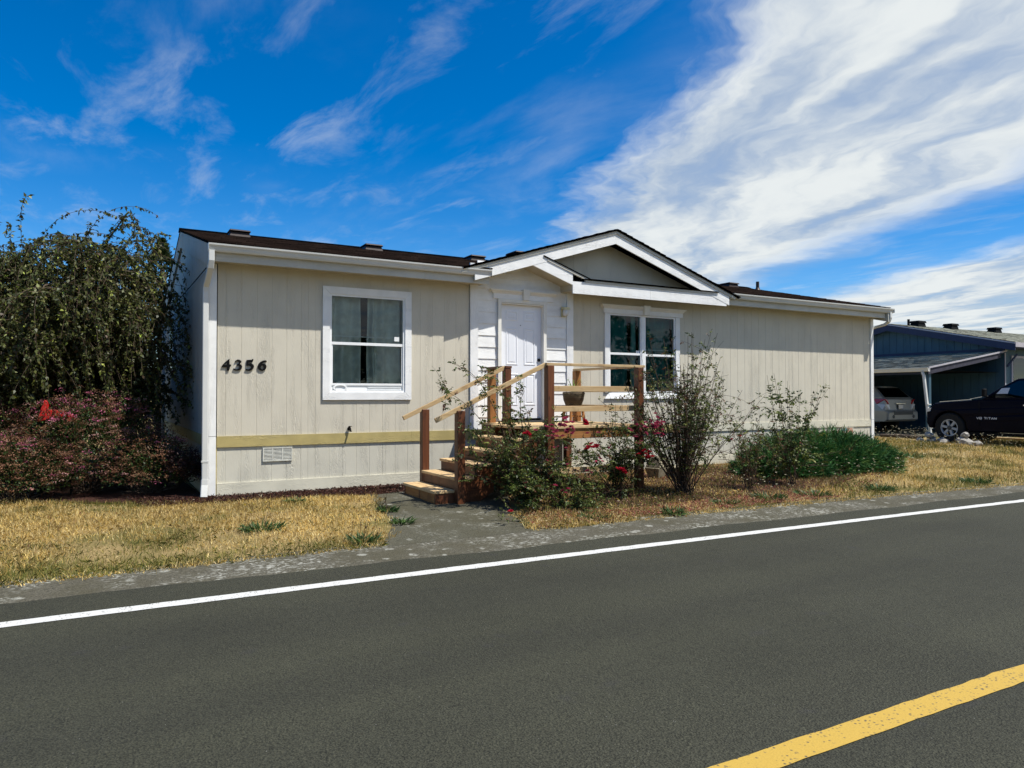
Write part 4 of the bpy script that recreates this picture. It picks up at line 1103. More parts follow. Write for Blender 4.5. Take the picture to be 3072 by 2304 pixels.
box('rear_wall', 'navy', cp, 23.6, NX - 0.02, 20.62, 20.66, 0.18, 2.5)
mb = MB(); mb.box(23.6, 28.25, 12.2, 20.6, 0.19, 0.215); structure(mb.build('carport_floor', 'path', None))
box('ceiling', 'black', cp, 23.76, NX - 0.04, 14.1, 20.5, 2.395, 2.402)

# ================================================================== vehicles
M['truckpaint'] = paint('dark_navy_paint', (0.0022, 0.0026, 0.009), 0.25, 0.05, 2, spec=0.08)
M['silver'] = paint('silver_paint', (0.30, 0.295, 0.265), 0.35, 0.04, 2, spec=0.5, metal=0.25)
M['carglass'] = glassmat('car_glass', (0.10, 0.16, 0.16), 1.55)
M['taillight'] = paint('tail_lens_red', (0.35, 0.01, 0.01), 0.12, 0.05, 8, spec=0.6)
M['lens'] = paint('clear_lens', (0.62, 0.62, 0.62), 0.1, 0.1, 30, spec=0.7)
M['bumperdark'] = paint('dark_plastic', (0.05, 0.052, 0.050), 0.5, 0.1, 8)
M['white_letters'] = paint('white_decal', (0.72, 0.73, 0.75), 0.4, 0.03, 4)
M['alloy'] = paint('grey_alloy', (0.42, 0.43, 0.44), 0.4, 0.05, 6)

def wheel(parent, x, y, z, r, rim, side, width=0.26):
    """side -1: outer face looks along -x"""
    w = width
    prof = [(rim * 0.99, -w / 2), (r * 0.93, -w / 2), (r, -w * 0.36), (r, w * 0.36), (r * 0.93, w / 2), (rim * 0.99, w / 2)]
    ty = MB().lathe(prof, (x, y, z), 32, 'X', cap=False).build('wheel', 'rubber', parent, smooth=False)
    mb = MB()
    xf = x + side * w * 0.46
    n = 36
    vv = []; ff = []
    for k in range(n):
        a = 2 * math.pi * k / n
        for rr, dx_ in ((rim, 0.0), (rim * 0.985, 0.015), (rim * 0.90, 0.012), (rim * 0.885, -0.05)):
            vv.append((xf + side * dx_, y + rr * math.cos(a), z + rr * math.sin(a)))
    for k in range(n):
        for j in range(3): ff.append((4 * k + j, 4 * ((k + 1) % n) + j, 4 * ((k + 1) % n) + j + 1, 4 * k + j + 1))
    mb.add(vv, ff).build('rim_ring', 'alloy', ty)
    for k in range(6):
        a = 2 * math.pi * k / 6 + 0.2
        ca_, sa_ = math.cos(a), math.sin(a)
        def pt(rr, tt, dx_): return (xf + side * dx_, y + rr * ca_ - tt * sa_, z + rr * sa_ + tt * ca_)
        w0, w1 = rim * 0.13, rim * 0.17
        mbs = MB(); mbs.hexa([pt(rim * .26, -w0, -0.05), pt(rim * .92, -w1, -0.04), pt(rim * .92, w1, -0.04), pt(rim * .26, w0, -0.05)], [pt(rim * .26, -w0 * .8, 0.0), pt(rim * .92, -w1 * .85, 0.005), pt(rim * .92, w1 * .85, 0.005), pt(rim * .26, w0 * .8, 0.0)])
        mbs.build('spoke', 'alloy', ty)
    MB().lathe([(rim * .28, 0), (rim * .27, side * 0.02), (rim * .12, side * 0.035)], (xf - side * 0.02, y, z), 12, 'X').build('hub', 'bumperdark', ty)
    MB().lathe([(rim * .9, 0), (rim * .9, side * 0.004)], (xf - side * 0.075, y, z), 24, 'X').build('brake_disc', 'black', ty)
    return ty
def arch(yc, zc, r, n=12, a0=0.0, a1=math.pi): return [(yc + r * math.cos(a0 + (a1 - a0) * k / n), zc + r * math.sin(a0 + (a1 - a0) * k / n)) for k in range(n + 1)]

# --- pickup, nose pointing to the carport (+Y), left flank towards the camera at x = TXL
TXL, TW, G0 = 21.0, 2.0, 0.2
truck = thing('pickup_truck', (TXL + TW / 2, 9.6, G0), 'dark navy pickup truck parked on the lawn edge beside the carport', 'truck')
WYf, WYr, WZ, WR, RM = 11.83, 8.30, 0.635, 0.425, 0.243
side = [(12.42, 0.62), (12.48, 0.78), (12.47, 1.06), (12.42, 1.22), (12.25, 1.335), (11.2, 1.43), (11.02, 1.45), (6.95, 1.45), (6.90, 1.40), (6.90, 0.72)]
lower = [(6.90, 0.62)] + [(WYr - 0.52, 0.60)] + [(y_, z_) for y_, z_ in arch(WYr, WZ, 0.50, 10, math.pi, 0) if z_ >= 0.60] + [(WYr + 0.52, 0.55), (WYf - 0.52, 0.55)] + [(y_, z_) for y_, z_ in arch(WYf, WZ, 0.475, 10, math.pi, 0) if z_ >= 0.60] + [(WYf + 0.50, 0.60)]
poly = side + lower
def car_shell(poly, x0, x1, inset_top, ztop, zmid, inset_low=0.05):
    """profile extruded across the car, leaning in above and below the waist"""
    n = len(poly); v = []; f = []
    def ins(z): return inset_top * max(0, (z - zmid) / (ztop - zmid)) + inset_low * max(0, (zmid - z) / zmid)
    for y_, z_ in poly: v.append((x0 + ins(z_), y_, z_))
    for y_, z_ in poly: v.append((x1 - ins(z_), y_, z_))
    f = [tuple(range(n)), tuple(range(2 * n - 1, n - 1, -1))] + [(i_, i_ + n, (i_ + 1) % n + n, (i_ + 1) % n) for i_ in range(n)]
    return MB().add(v, f)
body = car_shell(poly, TXL, TXL + TW, 0.09, 1.45, 1.05).build('body', 'truckpaint', truck, bevel=0.035, seg=2)
cabp = [(11.02, 1.44), (10.50, 1.80), (10.15, 2.00), (9.6, 2.06), (8.4, 2.06), (8.05, 2.0), (7.9, 1.44)]
cab = car_shell(cabp, TXL + 0.09, TXL + TW - 0.09, 0.16, 2.06, 1.44, 0.0).build('cab', 'truckpaint', truck, bevel=0.03, seg=2)
def on_side(y_, z_): return TXL + 0.09 + 0.16 * max(0, (z_ - 1.44) / 0.62) - 0.006
def sidepane(pts, parent, mat='carglass', name='side_window', dx_=0.0):
    return MB().add([(on_side(y_, z_) + dx_, y_, z_) for y_, z_ in pts], [tuple(range(len(pts)))]).build(name, mat, parent, fix=False)
for pts in ([(10.80, 1.50), (10.42, 1.78), (10.12, 1.94), (9.72, 1.98), (9.62, 1.50)], [(9.50, 1.50), (9.54, 1.985), (8.55, 1.985), (8.30, 1.50)]):
    sidepane([(y_, z_) for y_, z_ in pts], cab, 'bumperdark', 'window_backing', 0.004)
    sidepane(pts, cab)
sidepane([(10.62, 1.60), (10.50, 1.75), (10.30, 1.76), (10.34, 1.60)], cab, 'lens', 'paper_notice', -0.002)
MB().beam((TXL + 0.095, 11.25, 1.445), (TXL + 0.13, 12.15, 1.37), 0.02, 0.015).build('hood_trim', 'chrome', truck)
MB().hexa([(TXL + 0.10, 11.30, 1.45), (TXL + 0.30, 11.30, 1.47), (TXL + 0.30, 10.98, 1.53), (TXL + 0.10, 10.98, 1.51)], [(TXL + 0.10, 11.30, 1.46), (TXL + 0.30, 11.30, 1.485), (TXL + 0.30, 10.98, 1.545), (TXL + 0.10, 10.98, 1.525)]).build('cowl_trim', 'chrome', truck)
mb = MB(); mb.box(TXL - 0.17, TXL - 0.01, 10.78, 10.86, 1.52, 1.74); mb.box(TXL - 0.02, TXL + 0.10, 10.80, 10.84, 1.50, 1.55); mb.build('mirror', 'black', truck, bevel=0.02)
MB().prism([(12.44, 1.08), (12.36, 1.10), (12.34, 1.20), (12.41, 1.19)], 0, TXL - 0.004, TXL + 0.03).build('headlight', 'lens', truck)
for ya in (11.0, 9.56, 8.35): box('door_seam', 'black', truck, TXL - 0.003, TXL + 0.002, ya, ya + 0.012, 0.72, 1.40)
for ya in (9.72, 8.5): box('door_handle', 'chrome', truck, TXL - 0.02, TXL - 0.003, ya, ya + 0.18, 1.28, 1.31)
box('running_board', 'black', truck, TXL - 0.02, TXL + 0.10, 8.9, 11.25, 0.46, 0.54)
for wy in (WYf, WYr):
    wheel(truck, TXL + 0.15, wy, WZ, WR, RM, -1); wheel(truck, TXL + TW - 0.15, wy, WZ, WR, RM, 1)
    MB().lathe([(0.497, 0.0), (0.497, 0.35)], (TXL + 0.22, wy, WZ), 24, 'X').build('wheel_well', 'black', truck)
# door lettering, blocky strokes
GL = {'V': [((0, 1), (.5, 0)), ((.5, 0), (1, 1))], '8': [((0, 0), (1, 0)), ((0, .5), (1, .5)), ((0, 1), (1, 1)), ((0, 0), (0, 1)), ((1, 0), (1, 1))], 'T': [((0, 1), (1, 1)), ((.5, 0), (.5, 1))],
      'I': [((.5, 0), (.5, 1))], 'A': [((0, 0), (.5, 1)), ((.5, 1), (1, 0)), ((.2, .35), (.8, .35))], 'N': [((0, 0), (0, 1)), ((0, 1), (1, 0)), ((1, 0), (1, 1))]}
ly, lz, lh, lw = 11.07, 0.905, 0.052, 0.055
mb = MB()
for ch in 'V8 TITAN':
    wch = 0.02 if ch == 'I' else lw
    for (a, b_), (c_, d_) in GL.get(ch, []):
        if ch == 'I': a = c_ = 0.0
        mb.beam((TXL - 0.001, ly - a * wch, lz + b_ * lh), (TXL - 0.001, ly - c_ * wch, lz + d_ * lh), 0.013, 0.006, (1, 0, 0))
    ly -= (wch if ch != ' ' else 0.03) + 0.018
mb.build('lettering', 'white_letters', truck)

# --- silver sport-utility car inside the carport, rear towards the street
UX0, UX1, UY = 24.22, 26.05, 15.85
suv = thing('suv', ((UX0 + UX1) / 2, 18.0, 0.22), 'silver sport utility car parked in the shaded carport', 'car')
up = [(UY + 0.02, 0.62), (UY - 0.05, 0.70), (UY - 0.06, 0.98), (UY + 0.02, 1.02), (UY + 0.06, 1.42), (UY + 0.10, 1.46), (UY + 3.2, 1.42), (UY + 4.3, 1.28), (UY + 4.5, 1.0), (UY + 4.5, 0.6)]
low = [(UY + 4.1, 0.5)] + [(y_, z_) for y_, z_ in arch(UY + 3.62, 0.55, 0.40, 10, 0, math.pi) if z_ >= 0.56] + [(UY + 3.1, 0.5), (UY + 1.4, 0.5)] + [(y_, z_) for y_, z_ in arch(UY + 0.95, 0.57, 0.43, 10, 0, math.pi) if z_ >= 0.58] + [(UY + 0.42, 0.60)]
car_shell(up + low, UX0, UX1, 0.05, 1.46, 1.1, 0.04).build('body', 'silver', suv, bevel=0.05, seg=3)
gp = [(UY + 0.10, 1.45), (UY + 0.55, 1.86), (UY + 0.75, 1.90), (UY + 2.2, 1.92), (UY + 2.7, 1.86), (UY + 3.5, 1.43)]
gh = car_shell(gp, UX0 + 0.06, UX1 - 0.06, 0.20, 1.92, 1.45, 0.0).build('greenhouse', 'silver', suv, bevel=0.04, seg=2)
MB().add([(UX0 + 0.18, UY + 0.135, 1.49), (UX1 - 0.18, UY + 0.135, 1.49), (UX1 - 0.28, UY + 0.505, 1.83), (UX0 + 0.28, UY + 0.505, 1.83)], [(0, 1, 2, 3)]).build('rear_window', 'carglass', gh, fix=False)
MB().add([(UX0 + 0.054, UY + 0.45, 1.50), (UX0 + 0.165, UY + 0.75, 1.80), (UX0 + 0.175, UY + 2.3, 1.82), (UX0 + 0.06, UY + 3.0, 1.50)], [(0, 1, 2, 3)]).build('side_window', 'carglass', gh, fix=False)
MB().beam((UX0 + 0.28, UY + 0.9, 1.94), (UX0 + 0.28, UY + 2.3, 1.955), 0.03, 0.03).build('roof_rail', 'chrome', gh)
box('spoiler_light', 'chrome', gh, UX0 + 0.55, UX1 - 0.55, UY + 0.50, UY + 0.56, 1.865, 1.875)
for xs_, sg in ((UX0, 1), (UX1, -1)):
    def tl(pts, mat, name):
        v = []
        for a, z_ in pts:      # a: <0 wraps along the flank, >0 across the tail
            v.append((xs_ + sg * (-0.006 + 0.03 * max(0, (z_ - 1.1) / 0.36)), UY + 0.05 - a, z_) if a < 0 else (xs_ + sg * (a + 0.01), UY + 0.005 + 0.03 * max(0, (z_ - 1.0) / 0.42), z_))
        return v
    A_ = [(-0.42, 1.44), (0.02, 1.43), (0.16, 1.40), (0.22, 1.24), (0.02, 1.24), (-0.30, 1.26)]
    B_ = [(-0.29, 1.255), (0.02, 1.235), (0.22, 1.235), (0.27, 1.05), (0.02, 1.05), (-0.06, 1.06)]
    for pts, mat, nm in ((A_, 'taillight', 'tail_light'), (B_, 'lens', 'reverse_light')):
        v = tl(pts, mat, nm); n = len(v)
        v2_ = [(x - sg * 0.012 if a < 0 else x, y_ - (0.012 if a >= 0 else 0), z_) for (x, y_, z_), (a, _) in zip(v, pts)]
        MB().add(v2_ + [(x + sg * 0.02, y_ + 0.02, z_) for x, y_, z_ in v], [tuple(range(n))] + [(i_, (i_ + 1) % n, (i_ + 1) % n + n, i_ + n) for i_ in range(n)]).build(nm, mat, suv)
MB().lathe([(0.085, 0), (0.083, -0.006), (0.07, -0.006)], (UX0 + 0.004, UY + 0.62, 1.22), 20, 'X').build('fuel_door', 'silver', suv)
box('bumper', 'silver', suv, UX0 + 0.03, UX1 - 0.03, UY - 0.10, UY - 0.02, 0.66, 0.98, bevel=0.04)
box('bumper_step', 'bumperdark', suv, UX0 + 0.35, UX1 - 0.35, UY - 0.108, UY - 0.09, 0.86, 0.985)
for xx in (UX0 + 0.32, UX1 - 0.32):
    MB().lathe([(0.065, 0), (0.065, -0.012), (0.04, -0.02)], (xx, UY - 0.098, 0.80), 16, 'Y').build('fog_light', 'bumperdark', suv)
box('plate', 'bumperdark', suv, 24.95, 25.27, UY - 0.012, UY - 0.004, 1.06, 1.24)
box('number_plate', 'lens', suv, 24.97, 25.25, UY - 0.018, UY - 0.013, 1.08, 1.22)
box('tailgate_handle', 'chrome', suv, 24.85, 25.40, UY - 0.012, UY + 0.01, 1.255, 1.275)
for wy in (UY + 0.95, UY + 3.62):
    wheel(suv, UX0 + 0.13, wy, 0.56, 0.34, 0.22, -1, 0.22); wheel(suv, UX1 - 0.13, wy, 0.56, 0.34, 0.22, 1, 0.22)

# ================================================================== plants
def unit(a): return a / np.maximum(np.linalg.norm(a, axis=-1, keepdims=True), 1e-9)
def leaves_np(P, D, L, W, cols, fold=0.18, curl=0.15):
    """one folded diamond leaf per row"""
    n = len(P)
    D = unit(D)
    S = np.cross(D, unit(rng.normal(size=(n, 3)) + np.array([0, 0, 1.2])))
    S = unit(S); N = np.cross(S, D)
    L = np.broadcast_to(np.asarray(L, float), (n,))[:, None]; Wd = np.broadcast_to(np.asarray(W, float), (n,))[:, None]
    mid = P + D * L * 0.45
    v = np.stack([P, mid + S * Wd * 0.5 + N * Wd * fold, P + D * L - N * L * curl, mid - S * Wd * 0.5 + N * Wd * fold], 1).reshape(-1, 3)
    f = np.arange(4 * n).reshape(n, 4)
    return v, f, np.repeat(cols, 4, 0)
def palette(n, cols, probs, var=0.25):
    c = np.array(cols)[rng.choice(len(cols), n, p=np.array(probs) / np.sum(probs))]
    return np.clip(c * rng.uniform(1 - var, 1 + var, (n, 1)) * rng.uniform(0.93, 1.07, (n, 3)), 0, 1)
def curve_pts(base, d0, length, n, droop, wob=0.06):
    """a shoot that starts along d0 and bends down with its own weight"""
    p = np.array(base, float); d = unit(np.array(d0, float)); pts = [p.copy()]
    st = length / n
    w = rng.normal(size=3) * wob
    for i_ in range(n):
        d = unit(d + np.array([0, 0, -droop / n * (0.4 + 1.4 * i_ / n)]) + w / n * 3 + rng.normal(size=3) * wob * 0.5)
        p = p + d * st; pts.append(p.copy())
    return np.array(pts)
class Tubes:
    def __init__(s): s.v = []; s.f = []; s.o = 0
    def add(s, pts, r0, r1, n=4):
        m_ = len(pts); pts = np.asarray(pts)
        d = np.gradient(pts, axis=0); d = unit(d)
        ref = np.array([0.31, 0.77, 0.55]); a = unit(np.cross(d, ref)); b_ = np.cross(d, a)
        rr = np.linspace(r0, r1, m_)[:, None, None]
        ang = np.arange(n) * 2 * math.pi / n
        ring = pts[:, None] + rr * (a[:, None] * np.cos(ang)[None, :, None] + b_[:, None] * np.sin(ang)[None, :, None])
        s.v.append(ring.reshape(-1, 3))
        i_ = np.arange(m_ - 1)[:, None] * n; k = np.arange(n)[None]; k2 = (k + 1) % n
        s.f.append((np.stack([i_ + k, i_ + k2, i_ + n + k2, i_ + n + k], -1).reshape(-1, 4)) + s.o)
        s.o += m_ * n
    def build(s, name, mat, parent): return np_mesh(name, np.concatenate(s.v), np.concatenate(s.f), mat, None, parent, smooth=True)
class Leaves:
    def __init__(s): s.v = []; s.f = []; s.c = []; s.o = 0
    def add(s, v, f, c): s.v.append(v); s.f.append(f + s.o); s.c.append(c); s.o += len(v)
    def build(s, name, mat, parent): return np_mesh(name, np.concatenate(s.v), np.concatenate(s.f), mat, np.concatenate(s.c), parent)
def compound(P, D, size, cols):
    """five leaflets on a stalk, like a rose leaf"""
    n = len(P); D = unit(D)
    S = unit(np.cross(D, np.array([0.1, 0.05, 1.0])))
    out = []
    for f, sd in ((0.35, -1), (0.35, 1), (0.72, -1), (0.72, 1), (1.0, 0)):
        q = P + D * (size * 1.5 * f)[:, None]
        dd = unit(D * (0.55 if sd else 1) + S * sd * 0.9 + np.array([0, 0, -0.25]) + rng.normal(size=(n, 3)) * 0.25)
        out.append(leaves_np(q, dd, size * rng.uniform(0.75, 1.15, n), size * 0.58, cols * rng.uniform(0.85, 1.15, (n, 1))))
    v = np.concatenate([o_[0] for o_ in out]); c = np.concatenate([o_[2] for o_ in out])
    return v, np.arange(len(v)).reshape(-1, 4), c
def bloom_mesh(name, col, petals=16, r=0.035):
    V = []; F = []; C = []
    for k in range(petals):
        lay = k / petals; a = k * 2.4; tilt = 0.25 + 1.1 * (1 - lay) ** 1.0
        o_ = np.array([math.cos(a) * r * 0.15, math.sin(a) * r * 0.15, 0])
        d = np.array([math.cos(a) * math.sin(tilt), math.sin(a) * math.sin(tilt), math.cos(tilt)])
        s_ = np.array([-math.sin(a), math.cos(a), 0])
        l = r * (0.65 + 0.5 * (1 - lay))
        q = len(V)
        V += [o_ - s_ * r * .12, o_ + s_ * r * .12, o_ + d * l * .7 + s_ * r * .42, o_ + d * l, o_ + d * l * .7 - s_ * r * .42]
        F.append((q, q + 1, q + 2, q + 3, q + 4)); C += [np.array(col) * rng.uniform(0.7, 1.25)] * 5
    o = np_mesh(name, np.array(V), np.array(F), 'petal', np.clip(np.array(C), 0, 1))
    me = o.data; bpy.data.objects.remove(o)
    return me
BLOOM = {'red': bloom_mesh('rose_bloom_red', (0.40, 0.012, 0.03)), 'pink': bloom_mesh('rose_bloom_pink', (0.50, 0.06, 0.14)), 'dusty': bloom_mesh('rose_bloom_faded', (0.36, 0.055, 0.105))}
def bloom(parent, kind, loc, s=1.0):
    o = bpy.data.objects.new('bloom', BLOOM[kind])
    link(o, parent)
    L = Vector(loc)
    o.matrix_basis = Matrix.Translation(L) @ Matrix.Rotation(rng.uniform(0, 6), 4, 'Z') @ Matrix.Rotation(rng.uniform(-0.2, 1.0), 4, 'X') @ Matrix.Scale(s, 4)
    return o
ROSE_G = [(0.072, 0.100, 0.022), (0.040, 0.062, 0.016), (0.15, 0.18, 0.040), (0.11, 0.055, 0.025)]
def rose(base, label, canes, leaf_from=0.25, per=14, size=0.030, pr=(5, 4, 2.2, 1), side=3, blooms=(), r0=0.008, paths=()):
    bz = gz1(base[0], base[1])
    t_ = thing('rose_bush', (base[0], base[1], bz), label, 'rose bush', 'rose bushes in front of the house')
    T = Tubes(); LV = Leaves(); PP = []; DD = []
    for (az, lean, length, droop) in list(canes) + [(list(p_), 0.3, 1.6, 0.0) for p_ in paths]:
        az_ = 0.0 if isinstance(az, list) else az
        d0 = np.array([math.sin(az_) * math.sin(lean), math.cos(az_) * math.sin(lean), math.cos(lean)])
        b0 = np.array([base[0], base[1], bz]) + rng.normal(size=3) * np.array([0.05, 0.05, 0.0])
        pts = curve_pts(b0, d0, length, 14, droop, 0.05)
        if isinstance(az, list):
            q_ = np.array(az, float); tt = np.linspace(0, len(q_) - 1, 15); pts = np.stack([np.interp(tt, np.arange(len(q_)), q_[:, k_]) for k_ in range(3)], -1)
            for _ in range(2): pts[1:-1] = (pts[:-2] + pts[1:-1] * 2 + pts[2:]) / 4
        T.add(pts, r0 * rng.uniform(0.7, 1.2), r0 * 0.3)
        shoots = [(pts, leaf_from)]
        for _ in range(side):
            i_ = rng.integers(4, 13)
            dd = unit(pts[i_] - pts[i_ - 1] + rng.normal(size=3) * 0.55 + np.array([0, 0, 0.25]))
            sp = curve_pts(pts[i_], dd, length * rng.uniform(0.12, 0.32), 6, 0.35, 0.06)
            T.add(sp, r0 * 0.4, r0 * 0.18, 3); shoots.append((sp, 0.15))
        for sp, f0 in shoots:
            m_ = max(2, int(per * (1.0 if sp is pts else 0.5)))
            u = rng.uniform(f0, 1.0, m_) * (len(sp) - 1); i_ = np.minimum(u.astype(int), len(sp) - 2); fr = (u - i_)[:, None]
            p = sp[i_] * (1 - fr) + sp[i_ + 1] * fr; tn = unit(sp[i_ + 1] - sp[i_])
            PP.append(p); DD.append(unit(rng.normal(size=(m_, 3)) + tn * 0.4 + np.array([0, 0, 0.1])))
    P = np.concatenate(PP); D = np.concatenate(DD)
    keep = P[:, 2] > gz(P[:, 0], P[:, 1]) + 0.02
    P = P[keep]; D = D[keep]; n = len(P)
    LV.add(*compound(P, D, size * rng.uniform(0.7, 1.3, n), palette(n, ROSE_G, pr)))
    T.build('canes', 'cane', t_); LV.build('foliage', 'leaf', t_)
    for kind, c_, k, sp, sc in blooms:
        for _ in range(k): bloom(t_, kind, np.array(c_) + rng.normal(size=3) * sp, sc * rng.uniform(0.75, 1.2))
    return t_
def fan(n, lean, length, droop, az=None):
    return [((rng.uniform(0, 2 * math.pi) if az is None else rng.uniform(*az)), rng.uniform(*lean), rng.uniform(*length), rng.uniform(*droop)) for _ in range(n)]
W_ = -math.pi / 2   # azimuth that points to -x
rose((5.05, 8.45), 'leafy rose bush against the steps with long arching canes and dark red blooms',
     fan(30, (0.1, 0.95), (0.85, 1.5), (0.4, 1.0)) + fan(6, (0.7, 1.3), (0.6, 1.0), (0.2, 0.8), (math.pi * 0.7, math.pi * 1.3)) +
     [(W_ + 0.9, 0.22, 1.6, 0.3)],
     0.15, 16, 0.040, (5, 5, 2.4, 1.6), 5,
     [('red', (4.72, 8.0, 1.05), 2, .015, 1.3), ('dusty', (5.15, 7.95, 1.04), 12, .055, 1.1), ('dusty', (5.38, 8.0, 1.12), 14, .06, 1.1), ('red', (5.62, 7.95, 1.16), 3, .03, 1.3), ('red', (5.70, 7.9, .86), 7, .05, 1.3), ('pink', (5.75, 7.85, .62), 5, .07, 1.0), ('dusty', (5.0, 7.9, .85), 6, .15, .7), ('pink', (4.65, 7.9, .42), 2, .03, .8), ('pink', (5.22, 7.8, .33), 3, .03, .9), ('dusty', (5.5, 8.0, .55), 3, .08, .7)],
     paths=[[(4.95, 8.5, .2), (4.72, 8.5, 1.0), (4.46, 8.5, 1.55), (4.22, 8.5, 1.86), (3.92, 8.5, 1.97)], [(4.9, 8.5, .2), (4.62, 8.5, .85), (4.3, 8.48, 1.28), (4.0, 8.46, 1.52), (3.70, 8.45, 1.67)], [(5.0, 8.5, .3), (4.85, 8.5, 1.1), (4.72, 8.5, 1.5), (4.55, 8.5, 1.72)], [(5.05, 8.5, .3), (4.98, 8.48, 1.0), (4.9, 8.45, 1.45), (4.95, 8.4, 1.62)], [(4.9, 8.5, .2), (4.5, 8.5, .75), (4.25, 8.45, 1.05), (4.05, 8.42, 1.18)]])
rose((5.35, 7.95), 'low sprawling rose foliage spilling over the path edge in front of the steps',
     fan(18, (0.5, 1.35), (0.45, 0.95), (0.2, 0.7)), 0.1, 13, 0.038, (6, 3, 3, .6), 4, [('pink', (5.0, 7.75, 0.42), 1, .02, .8)], 0.006)
rose((6.55, 8.45), 'rose bush in front of the deck rim covered in crimson bloom clusters',
     fan(24, (0.05, 0.75), (0.9, 1.45), (0.2, 0.8)), 0.25, 14, 0.038, (4, 5, 2, 1.2), 4,
     [('dusty', (7.02, 8.2, 1.10), 24, .075, 1.0), ('pink', (7.08, 8.2, 1.06), 12, .07, .9), ('dusty', (6.72, 8.2, .98), 18, .10, .9), ('red', (6.85, 8.15, .70), 9, .04, 1.3), ('red', (6.35, 8.1, .52), 6, .03, 1.2), ('dusty', (6.3, 8.3, .8), 5, .10, .6), ('dusty', (6.0, 8.25, .92), 3, .04, .8), ('pink', (6.9, 8.2, .85), 4, .08, .6)])
rose((7.70, 8.30), 'tall bare-caned rose bush fanning up in front of the twin window',
     fan(70, (0.05, 0.68), (1.3, 2.1), (-0.25, 0.30)) + fan(16, (0.0, 0.25), (2.05, 2.5), (-0.1, 0.2)), 0.55, 7, 0.038, (3, 4, 3.2, 1.6), 5,
     [('red', (7.95, 8.2, 2.05), 1, .02, .7), ('dusty', (8.05, 8.25, 1.3), 2, .2, .6), ('red', (8.75, 8.2, .86), 3, .04, .9)], 0.009)
rose((8.85, 8.10), 'thin rose bush with sparse stems between the bare-caned rose and the juniper',
     fan(22, (0.02, 0.6), (0.8, 1.35), (-0.1, 0.3)), 0.3, 8, 0.034, (3, 3, 2.5, 2.5), 3, [('dusty', (9.0, 8.1, .8), 2, .1, .6)], 0.006)
rose((9.95, 8.12), 'upright rose bush with large round leaves beside the juniper',
     fan(9, (0.02, 0.25), (1.3, 1.9), (-0.1, 0.2)) + [(0.9, 0.45, 1.75, -0.35), (1.2, 0.5, 1.75, -0.5), (-1.2, 0.4, 1.35, -0.3), (-1.0, 0.55, 1.3, -0.4)] + fan(7, (0.2, 0.8), (0.6, 1.1), (0.0, 0.4)), 0.4, 11, 0.052, (4, 5, 2.5, .8), 3, [('red', (10.1, 8.1, .72), 2, .03, .7)], 0.007)
rose((4.33, 7.35), 'small rose sprig with one red bloom lying on the concrete path', fan(4, (0.8, 1.4), (0.25, 0.5), (0.0, 0.5), (W_ - 0.6, W_ + 1.0)), 0.2, 8, 0.024, (5, 3, 3, 1), 1, [('red', (4.12, 7.3, 0.20), 1, .01, 1.2)], 0.004)

# juniper mound
def juniper(c, rx_, ry_, h, n, label):
    t_ = thing('juniper', (c[0], c[1], gz1(*c)), label, 'shrub')
    th = rng.uniform(0, 2 * math.pi, n); ph = np.arccos(rng.uniform(0.0, 1, n)); rr = rng.uniform(0.55, 1.0, n) ** 0.5
    nrm = np.stack([np.sin(ph) * np.cos(th), np.sin(ph) * np.sin(th), np.cos(ph)], -1)
    lump = 1 + 0.12 * np.sin(th * 5 + 1) + 0.10 * np.sin(th * 9 + ph * 4)
    P = np.array([c[0], c[1], gz1(*c)]) + nrm * np.array([rx_, ry_, h]) * (rr * lump)[:, None]
    keep = P[:, 2] > gz(P[:, 0], P[:, 1]) + 0.02
    P = P[keep]; nrm = nrm[keep]; n = len(P)
    D = unit(nrm * np.array([1, 1, 0.55]) + np.array([0, 0, 0.22]) + rng.normal(size=(n, 3)) * 0.30)
    col = palette(n, [(0.028, 0.095, 0.026), (0.050, 0.145, 0.040), (0.095, 0.17, 0.04), (0.17, 0.11, 0.045)], [5, 5, 2, 0.35], 0.3)
    LV = Leaves()
    for k in range(5):
        dd = unit(D + rng.normal(size=(n, 3)) * 0.32)
        q = P + D * (rng.uniform(0, 0.10, n))[:, None]
        LV.add(*leaves_np(q, dd, rng.uniform(0.06, 0.15, n), rng.uniform(0.010, 0.018, n), col, 0.1, 0.05))
    LV.build('foliage', 'needle', t_)
    T = Tubes()
    for k in range(60):
        a = rng.uniform(0, 2 * math.pi)
        T.add(curve_pts((c[0], c[1], gz1(*c)), (math.cos(a), math.sin(a), rng.uniform(0.1, 0.8)), rng.uniform(0.5, 1.2), 8, 0.3), 0.014, 0.004)
    T.build('branches', 'bark', t_)
    return t_
juniper((12.35, 9.45), 1.65, 1.05, 0.62, 9000, 'low spreading dark green juniper at the right corner of the beige house')
juniper((10.9, 9.2), 0.85, 0.65, 0.38, 3000, 'smaller juniper clump behind the upright rose bush')

